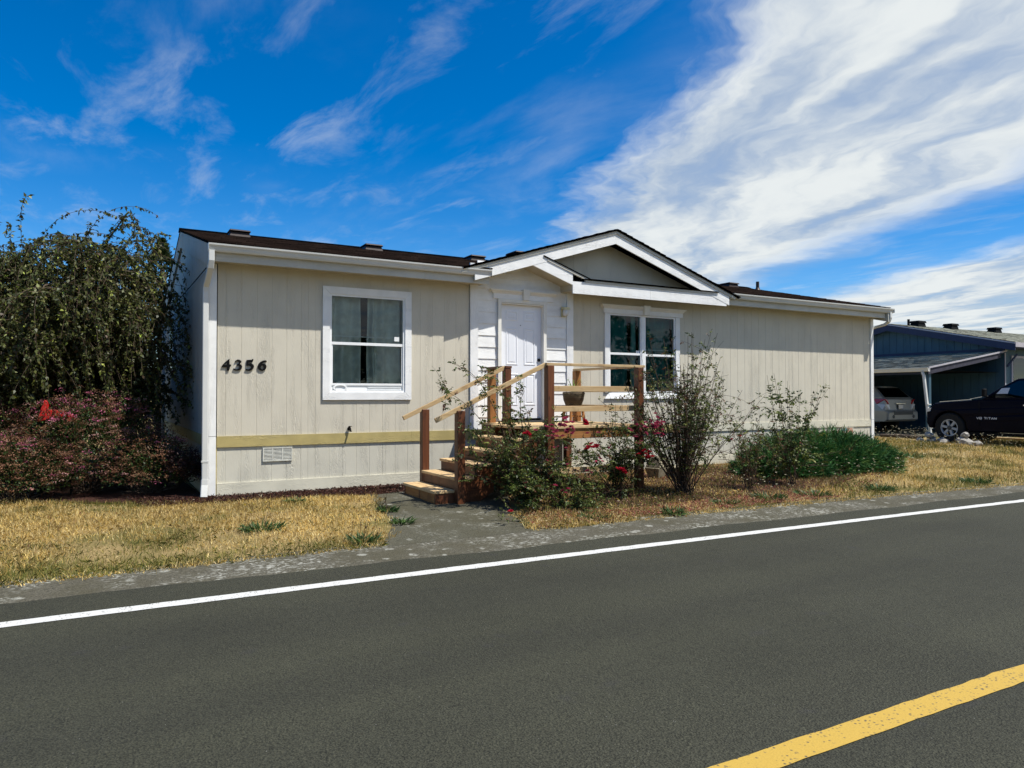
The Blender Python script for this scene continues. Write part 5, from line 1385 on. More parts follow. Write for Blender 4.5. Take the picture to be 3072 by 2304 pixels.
# spirea shrubs
def spirea(c, rx_, ry_, h, n, heads, label, pink=0.25):
    bz = gz1(*c)
    t_ = thing('spirea_shrub', (c[0], c[1], bz), label, 'shrub', 'pink-flowered shrubs left of the house')
    def shell(m_, rmin):
        th = rng.uniform(0, 2 * math.pi, m_); ph = np.arccos(rng.uniform(-0.15, 1, m_)); rr = rng.uniform(rmin, 1.0, m_)
        nr = np.stack([np.sin(ph) * np.cos(th), np.sin(ph) * np.sin(th), np.cos(ph)], -1)
        lump = 1 + 0.10 * np.sin(th * 4 + c[0] * 3) * np.sin(ph * 6) + 0.09 * np.sin(th * 9 + ph * 7) + rng.normal(size=m_) * 0.03
        return np.array([c[0], c[1], bz + h * 0.30]) + nr * np.array([rx_, ry_, h * 0.70]) * (rr * lump)[:, None], nr
    P, nr = shell(n, 0.55)
    k_ = P[:, 2] > bz + 0.04; P = P[k_]; nr = nr[k_]; n = len(P)
    D = unit(nr * 0.8 + rng.normal(size=(n, 3)) * 0.55 + np.array([0, 0, 0.2]))
    LV = Leaves()
    LV.add(*leaves_np(P, D, rng.uniform(0.035, 0.065, n), rng.uniform(0.014, 0.022, n), palette(n, [(0.030, 0.060, 0.016), (0.055, 0.10, 0.022), (0.085, 0.055, 0.022), (0.11, 0.06, 0.03)], [5, 3, 2.2, 1.4], 0.3)))
    LV.build('foliage', 'leaf', t_)
    H, nr = shell(heads, 0.93)
    k_ = H[:, 2] > bz + 0.12; H = H[k_]; nr = nr[k_]; m_ = len(H)
    hc = palette(m_, [(0.48, 0.13, 0.22), (0.46, 0.26, 0.23), (0.14, 0.068, 0.036), (0.26, 0.135, 0.08)], [pink * .5, pink * .8, 1.6, 1.2], 0.25)
    hc = np.where((H[:, 2:3] > bz + h * 0.80) & (rng.uniform(size=(m_, 1)) < 0.22), np.array([0.46, 0.13, 0.22]), hc)
    q = 22
    off = rng.normal(size=(m_, q, 3)) * np.array([0.036, 0.036, 0.014]) * rng.uniform(0.6, 1.4, (m_, 1, 1))
    up_ = unit(nr * 0.5 + np.array([0, 0, 0.8]))
    PP = (H[:, None] + up_[:, None] * 0.05 + off).reshape(-1, 3)
    DD = unit(rng.normal(size=PP.shape) * np.array([1, 1, 0.35]))
    C = np.repeat(hc, q, 0) * rng.uniform(0.65, 1.35, (m_ * q, 1))
    FL = Leaves(); FL.add(*leaves_np(PP, DD, rng.uniform(0.014, 0.028, len(PP)), rng.uniform(0.012, 0.022, len(PP)), np.clip(C, 0, 1), 0.1, 0.0))
    stuff(FL.build('flower_heads', 'petal', t_))
    T = Tubes()
    for k in range(50):
        a = rng.uniform(0, 2 * math.pi); e = rng.uniform(0.3, 1.4)
        T.add(curve_pts((c[0] + rng.normal() * .08, c[1] + rng.normal() * .08, bz), (math.cos(a) * math.cos(e), math.sin(a) * math.cos(e), math.sin(e)), rng.uniform(0.5, 0.9) * (h if e > .9 else rx_), 8, 0.3), 0.007, 0.002)
    T.build('stems', 'bark', t_)
    return t_
spirea((-0.20, 12.45), 1.05, 0.85, 1.42, 12000, 900, 'broad pink and brown flowered shrub in the middle of the left bed', 0.5)
spirea((-1.75, 12.9), 1.10, 0.85, 1.38, 11000, 800, 'pink and brown flowered shrub at the left edge of the picture', 0.4)
spirea((0.60, 11.95), 0.62, 0.70, 0.92, 6000, 380, 'lower flowered shrub closest to the house downspout', 0.12)
spirea((-1.05, 12.05), 0.80, 0.65, 0.85, 7000, 520, 'low front mound of brown spent flower heads on the lawn edge', 0.12)

def blobshrub(name, c, rx_, ry_, z0, h, n, size, cols, pr, label, cat='shrub', mat='leaf', group=None, trunk=True, asp=0.5, ph_min=-0.9):
    """dense shrub or tree crown of separate leaves with a lumpy outline"""
    bz = gz1(c[0], c[1])
    t_ = thing(name, (c[0], c[1], bz), label, cat, group)
    nb_ = max(6, int(n / 500))
    cth = rng.uniform(0, 2 * math.pi, nb_); cph = np.arccos(rng.uniform(ph_min, 1, nb_)); cr = rng.uniform(0.45, 0.95, nb_)
    C = np.stack([np.sin(cph) * np.cos(cth) * cr, np.sin(cph) * np.sin(cth) * cr, np.cos(cph) * cr], -1)
    w = rng.integers(0, nb_, n)
    g = rng.normal(size=(n, 3)); g = unit(g) * (rng.uniform(0, 1, n) ** 0.45)[:, None] * rng.uniform(0.20, 0.42, nb_)[w][:, None]
    Q = C[w] + g
    P = np.array([c[0], c[1], z0 + h / 2]) + Q * np.array([rx_, ry_, h / 2])
    k_ = P[:, 2] > bz + 0.03; P = P[k_]; n = len(P)
    D = unit(unit(P - np.array([c[0], c[1], z0 + h * 0.3])) * 0.5 + rng.normal(size=(n, 3)) * 0.7 + np.array([0, 0, -0.15]))
    LV = Leaves(); s_ = size * rng.uniform(0.7, 1.3, n)
    LV.add(*leaves_np(P, D, s_, s_ * asp, palette(n, cols, pr, 0.3)))
    LV.build('crown', mat, t_)
    T = Tubes()
    if trunk:
        T.add(curve_pts((c[0], c[1], bz), (0.03, 0.02, 1), z0 - bz + h * 0.55, 8, 0.0, 0.02), 0.045 * h ** 0.8, 0.02, 8)
    for k in range(10):
        tgt = C[k % nb_] * np.array([rx_, ry_, h / 2]) + np.array([c[0], c[1], z0 + h / 2])
        st_ = np.array([c[0], c[1], max(bz, z0 + h * 0.12)])
        u = np.linspace(0, 1, 7)[:, None]
        T.add(st_ * (1 - u) + tgt * u + np.array([0, 0, 1.0]) * (u * (1 - u)) * h * 0.12, 0.018 * h ** 0.8, 0.006, 5)
    T.build('trunk', 'bark', t_)
    return t_
# dark shrub between spirea and wall
blobshrub('barberry_shrub', (0.98, 11.75), 0.40, 0.38, 0.1, 0.95, 2600, 0.04, [(0.035, 0.022, 0.022), (0.06, 0.03, 0.03), (0.03, 0.045, 0.02)], [3, 2, 1], 'dark purple-leaved shrub in the shade of the side wall', trunk=False)
# evergreen screen behind
GREEN_D = [(0.014, 0.030, 0.012), (0.022, 0.048, 0.016), (0.040, 0.065, 0.020)]
for c_, rx_, h_, lb in (((-0.6, 17.6), 1.7, 3.8, 'dark evergreen screen shrub behind the weeping tree next to the house'), ((-3.4, 17.2), 1.9, 4.0, 'dark evergreen screen shrub behind the weeping tree at the left edge')):
    blobshrub('evergreen_shrub', c_, rx_, 1.2, 0.1, h_, 26000, 0.10, GREEN_D, [4, 4, 2], lb, group='evergreen shrubs behind the weeping tree')
blobshrub('plum_tree', (-2.9, 15.6), 1.3, 1.2, 2.0, 2.75, 5000, 0.06, [(0.035, 0.008, 0.012), (0.06, 0.014, 0.016), (0.03, 0.02, 0.01)], [4, 3, 1], 'dark red-leaved tree top at the far left edge', 'tree')
# columnar conifers beyond the house end
def columnar(c, r_, h, n, label):
    bz = gz1(*c)
    t_ = thing('columnar_conifer', (c[0], c[1], bz), label, 'tree', 'columnar conifers behind the house end')
    u = rng.uniform(0, 1, n) ** 0.9; th = rng.uniform(0, 2 * math.pi, n)
    rad = r_ * np.minimum(1, (1 - u) * 2.6 + 0.04) * (1 + 0.13 * np.sin(th * 5 + u * 22) + 0.10 * np.sin(th * 8 - u * 37)) * rng.uniform(0.6, 1.0, n) ** 0.5
    P = np.stack([c[0] + rad * np.cos(th), c[1] + rad * np.sin(th), bz + 0.1 + u * h], -1)
    D = unit(np.stack([np.cos(th) * 0.5, np.sin(th) * 0.5, np.full(n, 0.9)], -1) + rng.normal(size=(n, 3)) * 0.35)
    LV = Leaves(); LV.add(*leaves_np(P, D, rng.uniform(0.07, 0.16, n), rng.uniform(0.02, 0.045, n), palette(n, [(0.016, 0.034, 0.010), (0.035, 0.060, 0.016), (0.055, 0.075, 0.02)], [4, 4, 2], 0.3)))
    LV.build('crown', 'needle', t_)
    T = Tubes(); T.add(np.array([[c[0], c[1], bz], [c[0], c[1], bz + h * .5], [c[0], c[1], bz + h * .95]]), 0.12, 0.02, 8); T.build('trunk', 'bark', t_)
columnar((1.30, 20.6), 0.75, 5.35, 9000, 'taller dark columnar conifer rising beside the house roof edge')
columnar((2.25, 20.9), 0.70, 5.2, 6000, 'columnar conifer mostly hidden behind the house roof edge')

# weeping tree
def weeping(c, label, lim=2.9):
    bz = gz1(*c)
    t_ = thing('weeping_tree', (c[0], c[1], bz), label, 'tree')
    T = Tubes(); LV = Leaves()
    tr = curve_pts((c[0], c[1], bz), (0.05, -0.04, 1), lim, 10, 0.0, 0.03); T.add(tr, 0.11, 0.07, 10)
    top = tr[-1]
    twP, twD, twS = [], [], []
    limbs = []
    for k in range(42):
        a = rng.uniform(0, 2 * math.pi); e = rng.uniform(0.05, 1.15)
        p0 = tr[rng.integers(6, 11)]
        l = curve_pts(p0, (math.cos(a) * math.cos(e), math.sin(a) * math.cos(e), math.sin(e)), rng.uniform(1.2, 2.5), 14, rng.uniform(0.7, 1.3), 0.07)
        T.add(l, 0.030, 0.008, 5); limbs.append(l)
    # shoots that stick up over the crown and arch over
    for (dx_, dy_, l_) in ((0.65, -0.2, 1.3), (0.2, -0.5, 1.05), (-0.25, -0.4, 0.95), (1.0, -0.1, 0.7), (-1.0, -0.4, 0.9), (-0.6, -0.3, 0.8), (0.4, -0.3, 1.2)):
        p0 = top + np.array([dx_ * 0.9, dy_ * 0.7, 0.30])
        l = curve_pts(p0, (dx_ * 0.25, dy_ * 0.2, 1), l_, 14, 1.25, 0.08); T.add(np.concatenate([[top], l]), 0.016, 0.004, 4); limbs.append(l)
    for l in limbs:
        for _ in range(40):
            i_ = rng.integers(3, len(l))
            d0 = unit(rng.normal(size=3) * np.array([1, 1, 0.5]) + (l[min(i_, len(l) - 1)] - l[i_ - 1]) * 2)
            ln = rng.uniform(0.5, 1.9) * (0.7 if l[i_][2] < 2.2 else 1.0)
            tw = curve_pts(l[min(i_, len(l) - 1)], d0, ln, 9, rng.uniform(1.6, 3.2), 0.06)
            tw = tw[tw[:, 2] > 1.0]
            if len(tw) < 3: continue
            T.add(tw, 0.005, 0.002, 3)
            m_ = int(len(tw) * 5.5)
            u = rng.uniform(0, len(tw) - 1.001, m_); j = u.astype(int); fr = (u - j)[:, None]
            twP.append(tw[j] * (1 - fr) + tw[j + 1] * fr); twD.append(tw[j + 1] - tw[j])
        m_ = 26
        u = rng.uniform(0, len(l) - 1.001, m_); j = u.astype(int); fr = (u - j)[:, None]
        twP.append(l[j] * (1 - fr) + l[j + 1] * fr); twD.append(l[j + 1] - l[j])
    P = np.concatenate(twP); D = unit(np.concatenate(twD)); n = len(P)
    D = unit(D * 0.3 + rng.normal(size=(n, 3)) * 0.65 + np.array([0, 0, -0.45]))
    LV.add(*leaves_np(P, D, rng.uniform(0.045, 0.085, n), rng.uniform(0.026, 0.046, n), palette(n, [(0.082, 0.094, 0.026), (0.044, 0.056, 0.017), (0.15, 0.16, 0.042), (0.30, 0.37, 0.06), (0.075, 0.050, 0.024)], [5, 5, 2.2, 0.35, 1.2], 0.3)))  # the few brightest leaf colours stand in for sunlit highlights
    T.build('trunk', 'bark', t_); LV.build('crown', 'leaf', t_)
    print('weeping leaves', n)
weeping((-0.75, 14.1), 'weeping tree with trailing olive-green leaves left of the house', 2.65)
weeping((-3.3, 14.4), 'second weeping tree crown reaching in from the left edge', 2.3)

# trees on the far side of the road, mirrored in the windows
TG = [(0.040, 0.075, 0.020), (0.060, 0.10, 0.025), (0.030, 0.055, 0.016)]
for tx, ty, tr_, th_, lb in ((-20, -16, 4.0, 6.5, 'outermost western'), (-13, -17, 3.6, 6.0, 'second western'), (-6.5, -16, 3.6, 7.0, 'third western'), (-0.5, -17, 3.2, 5.5, 'middle western'), (5.0, -16, 3.4, 8.5, 'tallest middle'), (11.0, -17, 3.4, 5.5, 'middle eastern'), (17.0, -16, 3.6, 7.0, 'third eastern'), (24, -17, 4.0, 6.0, 'second eastern'), (32, -16, 4.2, 6.5, 'outermost eastern')):
    blobshrub('roadside_tree', (tx, ty), tr_, tr_, 0.6, th_, 4500, 0.34, TG, [4, 3, 3], lb + ' tree of the row across the road', 'tree', group='trees across the road')

# red chair in the flower bed
rc = thing('garden_chair', (-0.58, 12.42, 0.1), 'red garden chair poking out above the pink flowers', 'chair')
sidep = [(-0.80, 1.18), (-0.75, 1.38), (-0.71, 1.49), (-0.67, 1.46), (-0.65, 1.35), (-0.50, 1.33), (-0.36, 1.27), (-0.33, 1.20), (-0.40, 1.17), (-0.58, 1.26), (-0.70, 1.20)]
for yy in (12.22, 12.62): MB().prism(sidep, 1, yy, yy + 0.03).build('side_panel', 'red', rc, bevel=0.006)
MB().hexa([(-0.80, 12.251, 1.18), (-0.76, 12.251, 1.18), (-0.76, 12.619, 1.18), (-0.80, 12.619, 1.18)], [(-0.72, 12.251, 1.48), (-0.68, 12.251, 1.48), (-0.68, 12.619, 1.48), (-0.72, 12.619, 1.48)]).build('backrest', 'red', rc)
MB().hexa([(-0.75, 12.251, 1.22), (-0.36, 12.251, 1.18), (-0.36, 12.619, 1.18), (-0.75, 12.619, 1.22)], [(-0.75, 12.251, 1.25), (-0.36, 12.251, 1.21), (-0.36, 12.619, 1.21), (-0.75, 12.619, 1.25)]).build('seat', 'red', rc)
for xx in (-0.76, -0.38):
    for yy in (12.26, 12.59): box('leg', 'black', rc, xx - 0.015, xx + 0.015, yy - 0.015, yy + 0.015, 0.1, 1.179)

# ================================================================== rocks, log and board by the neighbour's drive
def rock(x, y, s_, z=0.0, label='', sd=0):
    r2 = np.random.default_rng(sd + 100)
    bm = bmesh.new(); bmesh.ops.create_icosphere(bm, subdivisions=2, radius=1)
    for v in bm.verts: v.co = Vector((v.co.x * s_ * 1.25, v.co.y * s_, v.co.z * s_ * .8)) * (1 + r2.normal() * 0.13)
    me = bpy.data.meshes.new('rock'); bm.to_mesh(me); bm.free(); me.materials.append(M['rock'])
    o = bpy.data.objects.new('rock', me); link(o); o.location = (x, y, gz1(x, y) + s_ * .45 + z); o.rotation_euler = (r2.uniform(-.4, .4), r2.uniform(-.4, .4), r2.uniform(0, 6))
    tag(o, label, 'rock', 'pale rocks in front of the carport'); return o
rk = [(20.80, 12.55, .10, 0, 'leftmost pale rock of the pile under the carport downspout'), (20.95, 12.30, .13, 0, 'large pale rock in the pile beneath the carport post'), (20.85, 12.30, .10, .16, 'pale rock lying on top of the pile by the carport post'), (21.0, 12.05, .12, 0, 'long pale rock at the right of the pile by the carport post'), (20.63, 11.75, .10, 0, 'single flat rock below the truck wheel'),
      (20.45, 11.10, .17, 0, 'biggest whitish rock in front of the truck door'), (20.50, 11.12, .11, .22, 'whitish rock on top of the biggest one before the truck door'), (20.41, 10.74, .11, 0, 'rounded white rock at the right of the two before the truck door')]
for i_, (x, y, s_, z, lb) in enumerate(rk): rock(x, y, s_, z, lb, i_)
tag(MB().tube([(21.3, 14.1, 0.30), (21.35, 13.5, 0.31), (21.25, 12.75, 0.30)], [0.05, 0.06, 0.055], 10).build('log', 'bark'), 'thin grey log lying along the far lawn edge', 'log')
brd = box('timber_board', 'pineY', None, 23.35, 23.6, 10.4, 12.35, 0.24, 0.30); tag(brd, 'pale timber board lying behind the truck', 'board')

# ================================================================== grass, weeds, litter
def inside(px, py, poly):
    n = len(poly); r_ = np.zeros(len(px), bool); j = n - 1
    for i_ in range(n):
        xi, yi = poly[i_]; xj, yj = poly[j]
        c = ((yi > py) != (yj > py)) & (px < (xj - xi) * (py - yi) / (yj - yi + 1e-12) + xi)
        r_ ^= c; j = i_
    return r_
def vnoise(x, y, s_, seed):
    """smooth value noise"""
    g = np.random.default_rng(seed).uniform(0, 1, (64, 64))
    u = np.mod(x * s_ + 100, 63); v = np.mod(y * s_ + 100, 63)
    i_ = u.astype(int); j = v.astype(int); fu = u - i_; fv = v - j
    fu = fu * fu * (3 - 2 * fu); fv = fv * fv * (3 - 2 * fv)
    return (g[i_, j] * (1 - fu) + g[(i_ + 1) % 64, j] * fu) * (1 - fv) + (g[i_, (j + 1) % 64] * (1 - fu) + g[(i_ + 1) % 64, (j + 1) % 64] * fu) * fv
STRAW = np.array([(0.57, 0.40, 0.12), (0.66, 0.50, 0.19), (0.42, 0.28, 0.08), (0.78, 0.63, 0.31)])
OLIVE = np.array([(0.15, 0.16, 0.035), (0.22, 0.20, 0.05), (0.10, 0.12, 0.03), (0.34, 0.27, 0.08)])
def blades(px, py, green, hmin, hmax, w, tilt=0.5, name='grass'):
    n = len(px)
    z = gz(px, py) + 0.004
    h = rng.uniform(hmin, hmax, n)
    a = rng.uniform(0, 2 * math.pi, n); lean = np.abs(rng.normal(size=n)) * tilt
    d = np.stack([np.cos(a) * lean, np.sin(a) * lean, np.ones(n)], -1); d = unit(d)
    b = rng.uniform(0, 2 * math.pi, n); s_ = np.stack([np.cos(b), np.sin(b), np.zeros(n)], -1) * (w * rng.uniform(0.6, 1.3, n))[:, None]
    P = np.stack([px, py, z], -1)
    mid = P + d * (h * 0.55)[:, None]; tip = P + unit(d + np.stack([np.cos(a), np.sin(a), -0.3 * np.ones(n)], -1) * (0.5 * lean)[:, None]) * h[:, None]
    V = np.stack([P - s_ * .5, P + s_ * .5, mid + s_ * .4, tip, mid - s_ * .4], 1).reshape(-1, 3)
    F = np.arange(5 * n).reshape(n, 5)
    g = rng.uniform(0, 1, n) < green
    col = np.where(g[:, None], OLIVE[rng.integers(0, 4, n)], STRAW[rng.integers(0, 4, n)]) * rng.uniform(0.6, 1.25, (n, 1)) * (0.62 + 0.35 * vnoise(px, py, 4.0, 77) + 0.40 * vnoise(px, py, 1.1, 78))[:, None]
    return V, F, np.repeat(np.clip(col, 0, 1), 5, 0)
def lawn(name, poly, n, hmin, hmax, w, base_green, seed, label, tilt=0.6, bbox=None, extra=None):
    xs_ = [p[0] for p in poly]; ys_ = [p[1] for p in poly]
    px = rng.uniform(min(xs_), max(xs_), n * 2); py = rng.uniform(min(ys_), max(ys_), n * 2)
    k_ = inside(px + 0.05 * np.sin(py * 9), py + 0.05 * np.sin(px * 8 + 1), poly)
    px, py = px[k_][:n], py[k_][:n]
    nz = vnoise(px, py, 0.9, seed) * 0.6 + vnoise(px, py, 2.6, seed + 1) * 0.4
    green = np.clip((nz - 0.50) * 4.5 + base_green, 0.03, 0.95)
    dens = vnoise(px, py, 1.7, seed + 2)
    if extra is not None: green, dens = extra(px, py, green, dens)
    k_ = rng.uniform(0, 1, len(px)) < np.clip(0.12 + dens * 1.25, 0, 1)
    px, py, green = px[k_], py[k_], green[k_]
    V, F, C = blades(px, py, green, hmin, hmax, w, tilt)
    o = np_mesh(name, V, F, 'grass', C); stuff(o); o['label'] = label; o['category'] = 'grass'
    return o
LAWN_L = [(-6, 7.02), (2.45, 7.00), (2.75, 7.3), (3.0, 8.0), (3.25, 9.2), (3.5, 10.05), (3.0, 10.2), (2.3, 10.42), (1.7, 10.5), (1.08, 10.64), (0.7, 10.78), (-0.1, 11.25), (-1.2, 12.1), (-3.0, 12.7), (-6, 13.7)]
lawn('lawn_grass', LAWN_L, 170000, 0.02, 0.085, 0.0050, 0.42, 3, 'dry yellow lawn grass on the left of the path', 0.85)
RB = [(4.45, 6.98), (6, 7.0), (8, 6.93), (10, 6.84), (14, 6.6), (18, 6.25), (24, 5.9), (34, 5.3), (34, 12.0), (24, 12.3), (20.9, 12.5), (21.6, 14.6), (22, 18), (16.5, 18), (16.45, 10.95), (14.7, 10.95), (14.6, 9.3), (12.8, 8.6), (11.5, 8.2), (10.2, 7.75), (8.5, 7.7), (7, 7.65), (5.6, 7.75), (4.75, 8.05)]
lawn('lawn_grass', RB, 190000, 0.025, 0.11, 0.008, 0.48, 9, 'dry grass between the road, the rose bed and the blue house', 0.55)
# thin dry grass creeping into the rose bed
lawn('bed_grass', MULCH_R, 52000, 0.02, 0.10, 0.006, 0.45, 21, 'thin mixed grass growing in the rose bed')
# ragged overhang on the pavement edge
m_ = 9000
ex_ = rng.uniform(-6, 26, m_); ey_ = edge_back(ex_) - np.abs(rng.normal(size=m_)) * 0.05 - 0.01
ok = ~((ex_ > 2.5) & (ex_ < 4.4))
V, F, C = blades(ex_[ok], ey_[ok], np.full(ok.sum(), 0.08), 0.02, 0.06, 0.006, 1.4)
o = np_mesh('grass_fringe', V, F, 'grass', C); stuff(o); o['label'] = 'dry straw fringe along the pavement edge'; o['category'] = 'grass'

# mulch chips and fallen petals
def chips(name, poly, n, size, cols, pr, label, dz=0.03):
    xs_ = [p[0] for p in poly]; ys_ = [p[1] for p in poly]
    px = rng.uniform(min(xs_), max(xs_), n * 2); py = rng.uniform(min(ys_), max(ys_), n * 2)
    k_ = inside(px, py, poly); px, py = px[k_][:n], py[k_][:n]; n = len(px)
    P = np.stack([px, py, gz(px, py) + dz + rng.uniform(0, 0.015, n)], -1)
    D = unit(rng.normal(size=(n, 3)) * np.array([1, 1, 0.35]))
    v, f, c = leaves_np(P, D, size * rng.uniform(0.6, 1.6, n), size * rng.uniform(0.25, 0.6, n), palette(n, cols, pr, 0.3), 0.1, 0.0)
    o = np_mesh(name, v, f, 'petal', c); stuff(o); o['label'] = label; o['category'] = 'mulch'
    return o
chips('mulch_chips', [(0.5, 10.4), (2.3, 10.38), (3.9, 10.1), (4.6, 10.98), (1.3, 10.98), (0.3, 11.3)], 9000, 0.035, [(0.05, 0.020, 0.014), (0.10, 0.042, 0.028), (0.03, 0.014, 0.010), (0.4, 0.33, 0.24)], [4, 3, 3, 0.08], 'reddish bark mulch chips along the base of the front wall')
chips('bed_litter', [(4.6, 7.3), (8, 7.0), (10, 6.95), (12, 7.9), (14.3, 9.2), (12.5, 10.9), (5.6, 10.9), (5.0, 9.2)], 14000, 0.03, [(0.08, 0.03, 0.022), (0.18, 0.06, 0.045), (0.40, 0.28, 0.15), (0.30, 0.18, 0.09), (0.26, 0.05, 0.06), (0.5, 0.44, 0.34)], [3, 3, 3, 3, 1.4, 0.5], 'fallen leaves and petals littering the rose bed')
chips('edge_litter', [(5.6, 7.02), (9.5, 6.9), (9.5, 7.6), (5.6, 7.5)], 5000, 0.028, [(0.22, 0.045, 0.045), (0.34, 0.16, 0.09), (0.44, 0.30, 0.16)], [3, 2, 2], 'reddish petals and straw scattered along the pavement edge', 0.04)

# green rosettes and tall weeds
def weed(x, y, r_, h, n, label, cols=((0.04, 0.085, 0.02), (0.07, 0.12, 0.03)), stalks=0, heads=None):
    bz = gz1(x, y)
    t_ = thing('weed', (x, y, bz), label, 'weed', 'weeds in the dry grass')
    th = rng.uniform(0, 2 * math.pi, n); rr = np.sqrt(rng.uniform(0, 1, n)) * r_ * 0.6
    P = np.stack([x + rr * np.cos(th), y + rr * np.sin(th), np.full(n, bz + 0.01)], -1)
    D = unit(np.stack([np.cos(th), np.sin(th), rng.uniform(0.3, 1.6, n)], -1) + rng.normal(size=(n, 3)) * 0.2)
    LV = Leaves(); LV.add(*leaves_np(P, D, rng.uniform(0.5, 1.2, n) * h, rng.uniform(0.012, 0.022, n), palette(n, list(cols), [1] * len(cols), 0.3), 0.15, 0.35)); LV.build('leaves', 'leaf', t_)
    if stalks:
        T = Tubes(); HP = []
        for k in range(stalks):
            a = rng.uniform(0, 2 * math.pi)
            c_ = curve_pts((x + rng.normal() * r_ * .4, y + rng.normal() * r_ * .4, bz), (math.cos(a) * .3, math.sin(a) * .3, 1), rng.uniform(0.14, 0.34), 6, -0.1, 0.05)
            T.add(c_, 0.0025, 0.0015, 3); HP.append(c_[-1])
        stuff(T.build('stalks', 'cane', t_))
        HP = np.repeat(np.array(HP), 8, 0); m_ = len(HP)
        FL = Leaves(); FL.add(*leaves_np(HP, unit(rng.normal(size=(m_, 3)) + np.array([0, 0, 0.8])), 0.014, 0.010, palette(m_, [heads or (0.10, 0.05, 0.03)], [1], 0.3))); stuff(FL.build('seed_heads', 'petal', t_))
    return t_
weed(1.55, 8.35, 0.34, 0.10, 220, 'flat dark green weed clump in the middle of the left lawn', stalks=9, heads=(0.55, 0.42, 0.03))
weed(2.35, 7.25, 0.22, 0.12, 120, 'tall thin weed at the pavement edge of the left lawn', stalks=12)
weed(2.30, 10.05, 0.22, 0.07, 120, 'small dark green weed at the mulch edge of the left lawn')
weed(3.15, 8.75, 0.16, 0.11, 110, 'dark weed at the path side of the left lawn', stalks=6)
weed(3.05, 8.0, 0.20, 0.10, 110, 'green weed tuft on the path edge corner')
weed(6.35, 7.05, 0.20, 0.13, 140, 'spiky green weed on the pavement edge before the deck post')
weed(7.5, 7.25, 0.26, 0.12, 180, 'green weed tuft on the pavement edge before the bare-caned rose')
weed(5.25, 7.25, 0.30, 0.09, 170, 'leafy ground weed in front of the leafy rose')
weed(8.4, 7.3, 0.34, 0.14, 260, 'broad green weed patch left of the thin rose')
weed(9.3, 7.25, 0.38, 0.14, 280, 'broad green weed patch in front of the upright rose', stalks=8)
weed(10.8, 7.2, 0.34, 0.13, 220, 'dusty green weed patch by the road before the juniper', stalks=10)
weed(13.2, 7.0, 0.36, 0.13, 200, 'dusty green weed patch at the road edge right of the juniper', stalks=6)
weed(15.6, 9.6, 0.30, 0.22, 120, 'dark thistle-like weed near the right corner of the house', stalks=8)
# white daisies: heads on thin stalks, too many to count
def daisies(name, poly, n, label):
    xs_ = [p[0] for p in poly]; ys_ = [p[1] for p in poly]
    px = rng.uniform(min(xs_), max(xs_), n * 3); py = rng.uniform(min(ys_), max(ys_), n * 3)
    k_ = inside(px, py, poly) & (vnoise(px, py, 0.8, 33) > 0.35); px, py = px[k_][:n], py[k_][:n]; n = len(px)
    h = rng.uniform(0.12, 0.38, n)
    z = gz(px, py)
    top = np.stack([px + rng.normal(size=n) * .03, py + rng.normal(size=n) * .03, z + h], -1)
    base = np.stack([px, py, z], -1)
    s_ = np.array([0.002, 0.001, 0])
    VS = np.stack([base - s_, base + s_, top + s_ * .7, top - s_ * .7], 1).reshape(-1, 3)
    LV = Leaves(); LV.add(VS, np.arange(4 * n).reshape(n, 4), np.repeat(palette(n, [(0.12, 0.13, 0.04)], [1], .2), 4, 0))
    k = 7
    P = np.repeat(top, k, 0); a = np.tile(np.arange(k) * 2 * math.pi / k, n) + np.repeat(rng.uniform(0, 6, n), k)
    D = np.stack([np.cos(a), np.sin(a), np.full(len(a), 0.15)], -1) + np.repeat(rng.normal(size=(n, 3)) * 0.3, k, 0)
    LV.add(*leaves_np(P, D, 0.017, 0.011, palette(len(P), [(0.66, 0.62, 0.46)], [1], .15), 0.05, 0.05))
    o = LV.build(name, 'petal', None); stuff(o); o['label'] = label; o['category'] = 'flowers'
daisies('daisies', [(8.2, 7.4), (11, 7.4), (14.5, 8.2), (20, 9.5), (28, 9.0), (28, 12.0), (21, 13.5), (19, 14.5), (17, 12), (14.6, 10.5), (12, 10), (9, 9)], 520, 'scattered small white daisies in the right-hand grass')
daisies('daisies', [(8.0, 7.5), (13.5, 7.6), (14.2, 9.0), (9, 8.9)], 80, 'small white daisies between the roses and the juniper')
daisies('daisies', [(19.2, 9.5), (23, 9.5), (23, 15), (19.6, 14.5)], 260, 'white daisies along the edge of the neighbour drive')

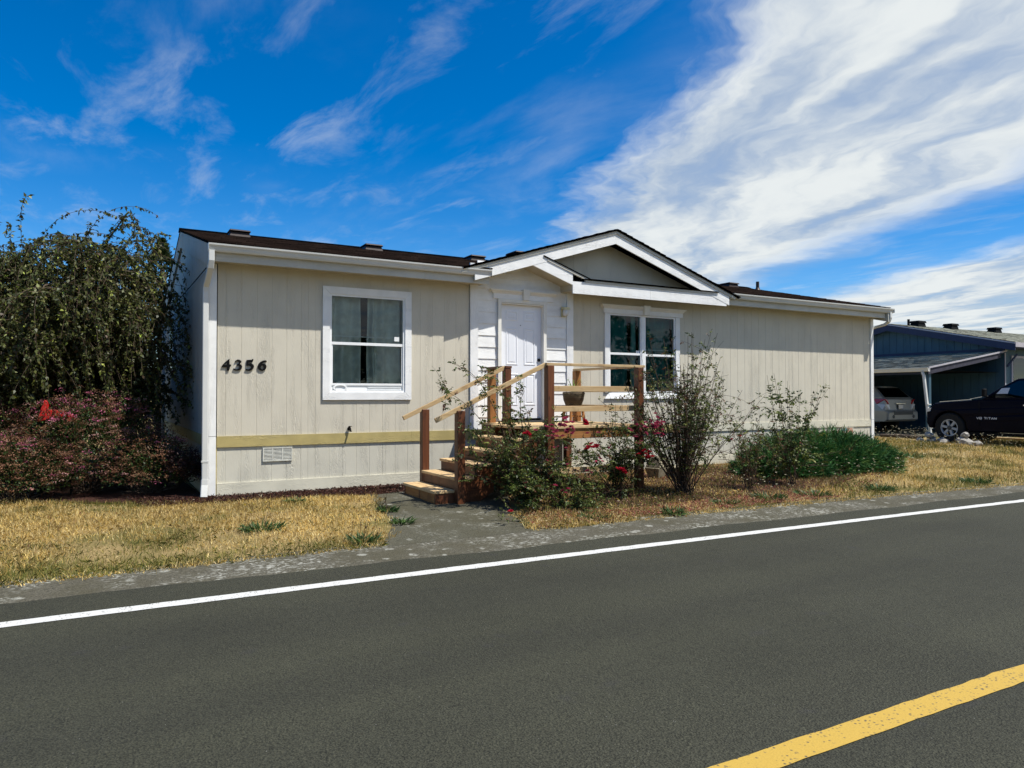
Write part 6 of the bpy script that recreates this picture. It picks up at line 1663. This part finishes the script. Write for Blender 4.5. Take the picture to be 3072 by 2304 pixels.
# tall dry seed stalks standing over the turf
def stalks(name, poly, n, hmin, hmax, label):
    xs_ = [p[0] for p in poly]; ys_ = [p[1] for p in poly]
    px = rng.uniform(min(xs_), max(xs_), n * 3); py = rng.uniform(min(ys_), max(ys_), n * 3)
    k_ = inside(px, py, poly) & (vnoise(px, py, 0.9, 51) > 0.5); px, py = px[k_][:n], py[k_][:n]; n = len(px)
    h = rng.uniform(hmin, hmax, n); b0 = np.stack([px, py, gz(px, py)], -1)
    tip = b0 + np.stack([rng.normal(size=n) * .25 * h, rng.normal(size=n) * .25 * h, h], -1)
    a = rng.uniform(0, 6.3, n); s_ = np.stack([np.cos(a), np.sin(a), np.zeros(n)], -1) * 0.0022
    LV = Leaves()
    LV.add(np.stack([b0 - s_, b0 + s_, tip + s_ * .6, tip - s_ * .6], 1).reshape(-1, 3), np.arange(4 * n).reshape(n, 4), np.repeat(palette(n, [(0.30, 0.20, 0.07), (0.16, 0.15, 0.04)], [2, 1], .3), 4, 0))
    LV.add(*leaves_np(tip, unit(tip - b0), rng.uniform(.02, .05, n), 0.009, palette(n, [(0.20, 0.10, 0.05), (0.34, 0.24, 0.10)], [2, 1], .3), 0.1, 0.1))
    o = LV.build(name, 'grass', None); stuff(o); o['label'] = label; o['category'] = 'grass'
stalks('seed_stalks', LAWN_L, 700, 0.10, 0.24, 'thin dry seed stalks over the left lawn')
stalks('seed_stalks', RB, 1500, 0.12, 0.34, 'thin dry seed stalks over the right lawn')

lawn('bed_grass', [(4.22, 6.93), (5.6, 6.93), (6.2, 7.7), (5.2, 8.3), (4.75, 8.2), (4.45, 7.8), (4.3, 7.3)], 9000, 0.02, 0.09, 0.006, 0.40, 41, 'mixed dry grass at the path corner under the leafy rose', 0.9)
chips('edge_litter', [(4.3, 6.95), (5.7, 6.95), (5.7, 7.8), (4.8, 8.1), (4.4, 7.5)], 1800, 0.03, [(0.22, 0.06, 0.045), (0.34, 0.20, 0.10), (0.10, 0.05, 0.03), (0.5, 0.40, 0.22)], [2, 2, 2, 1], 'fallen petals and leaves at the path corner', 0.035)
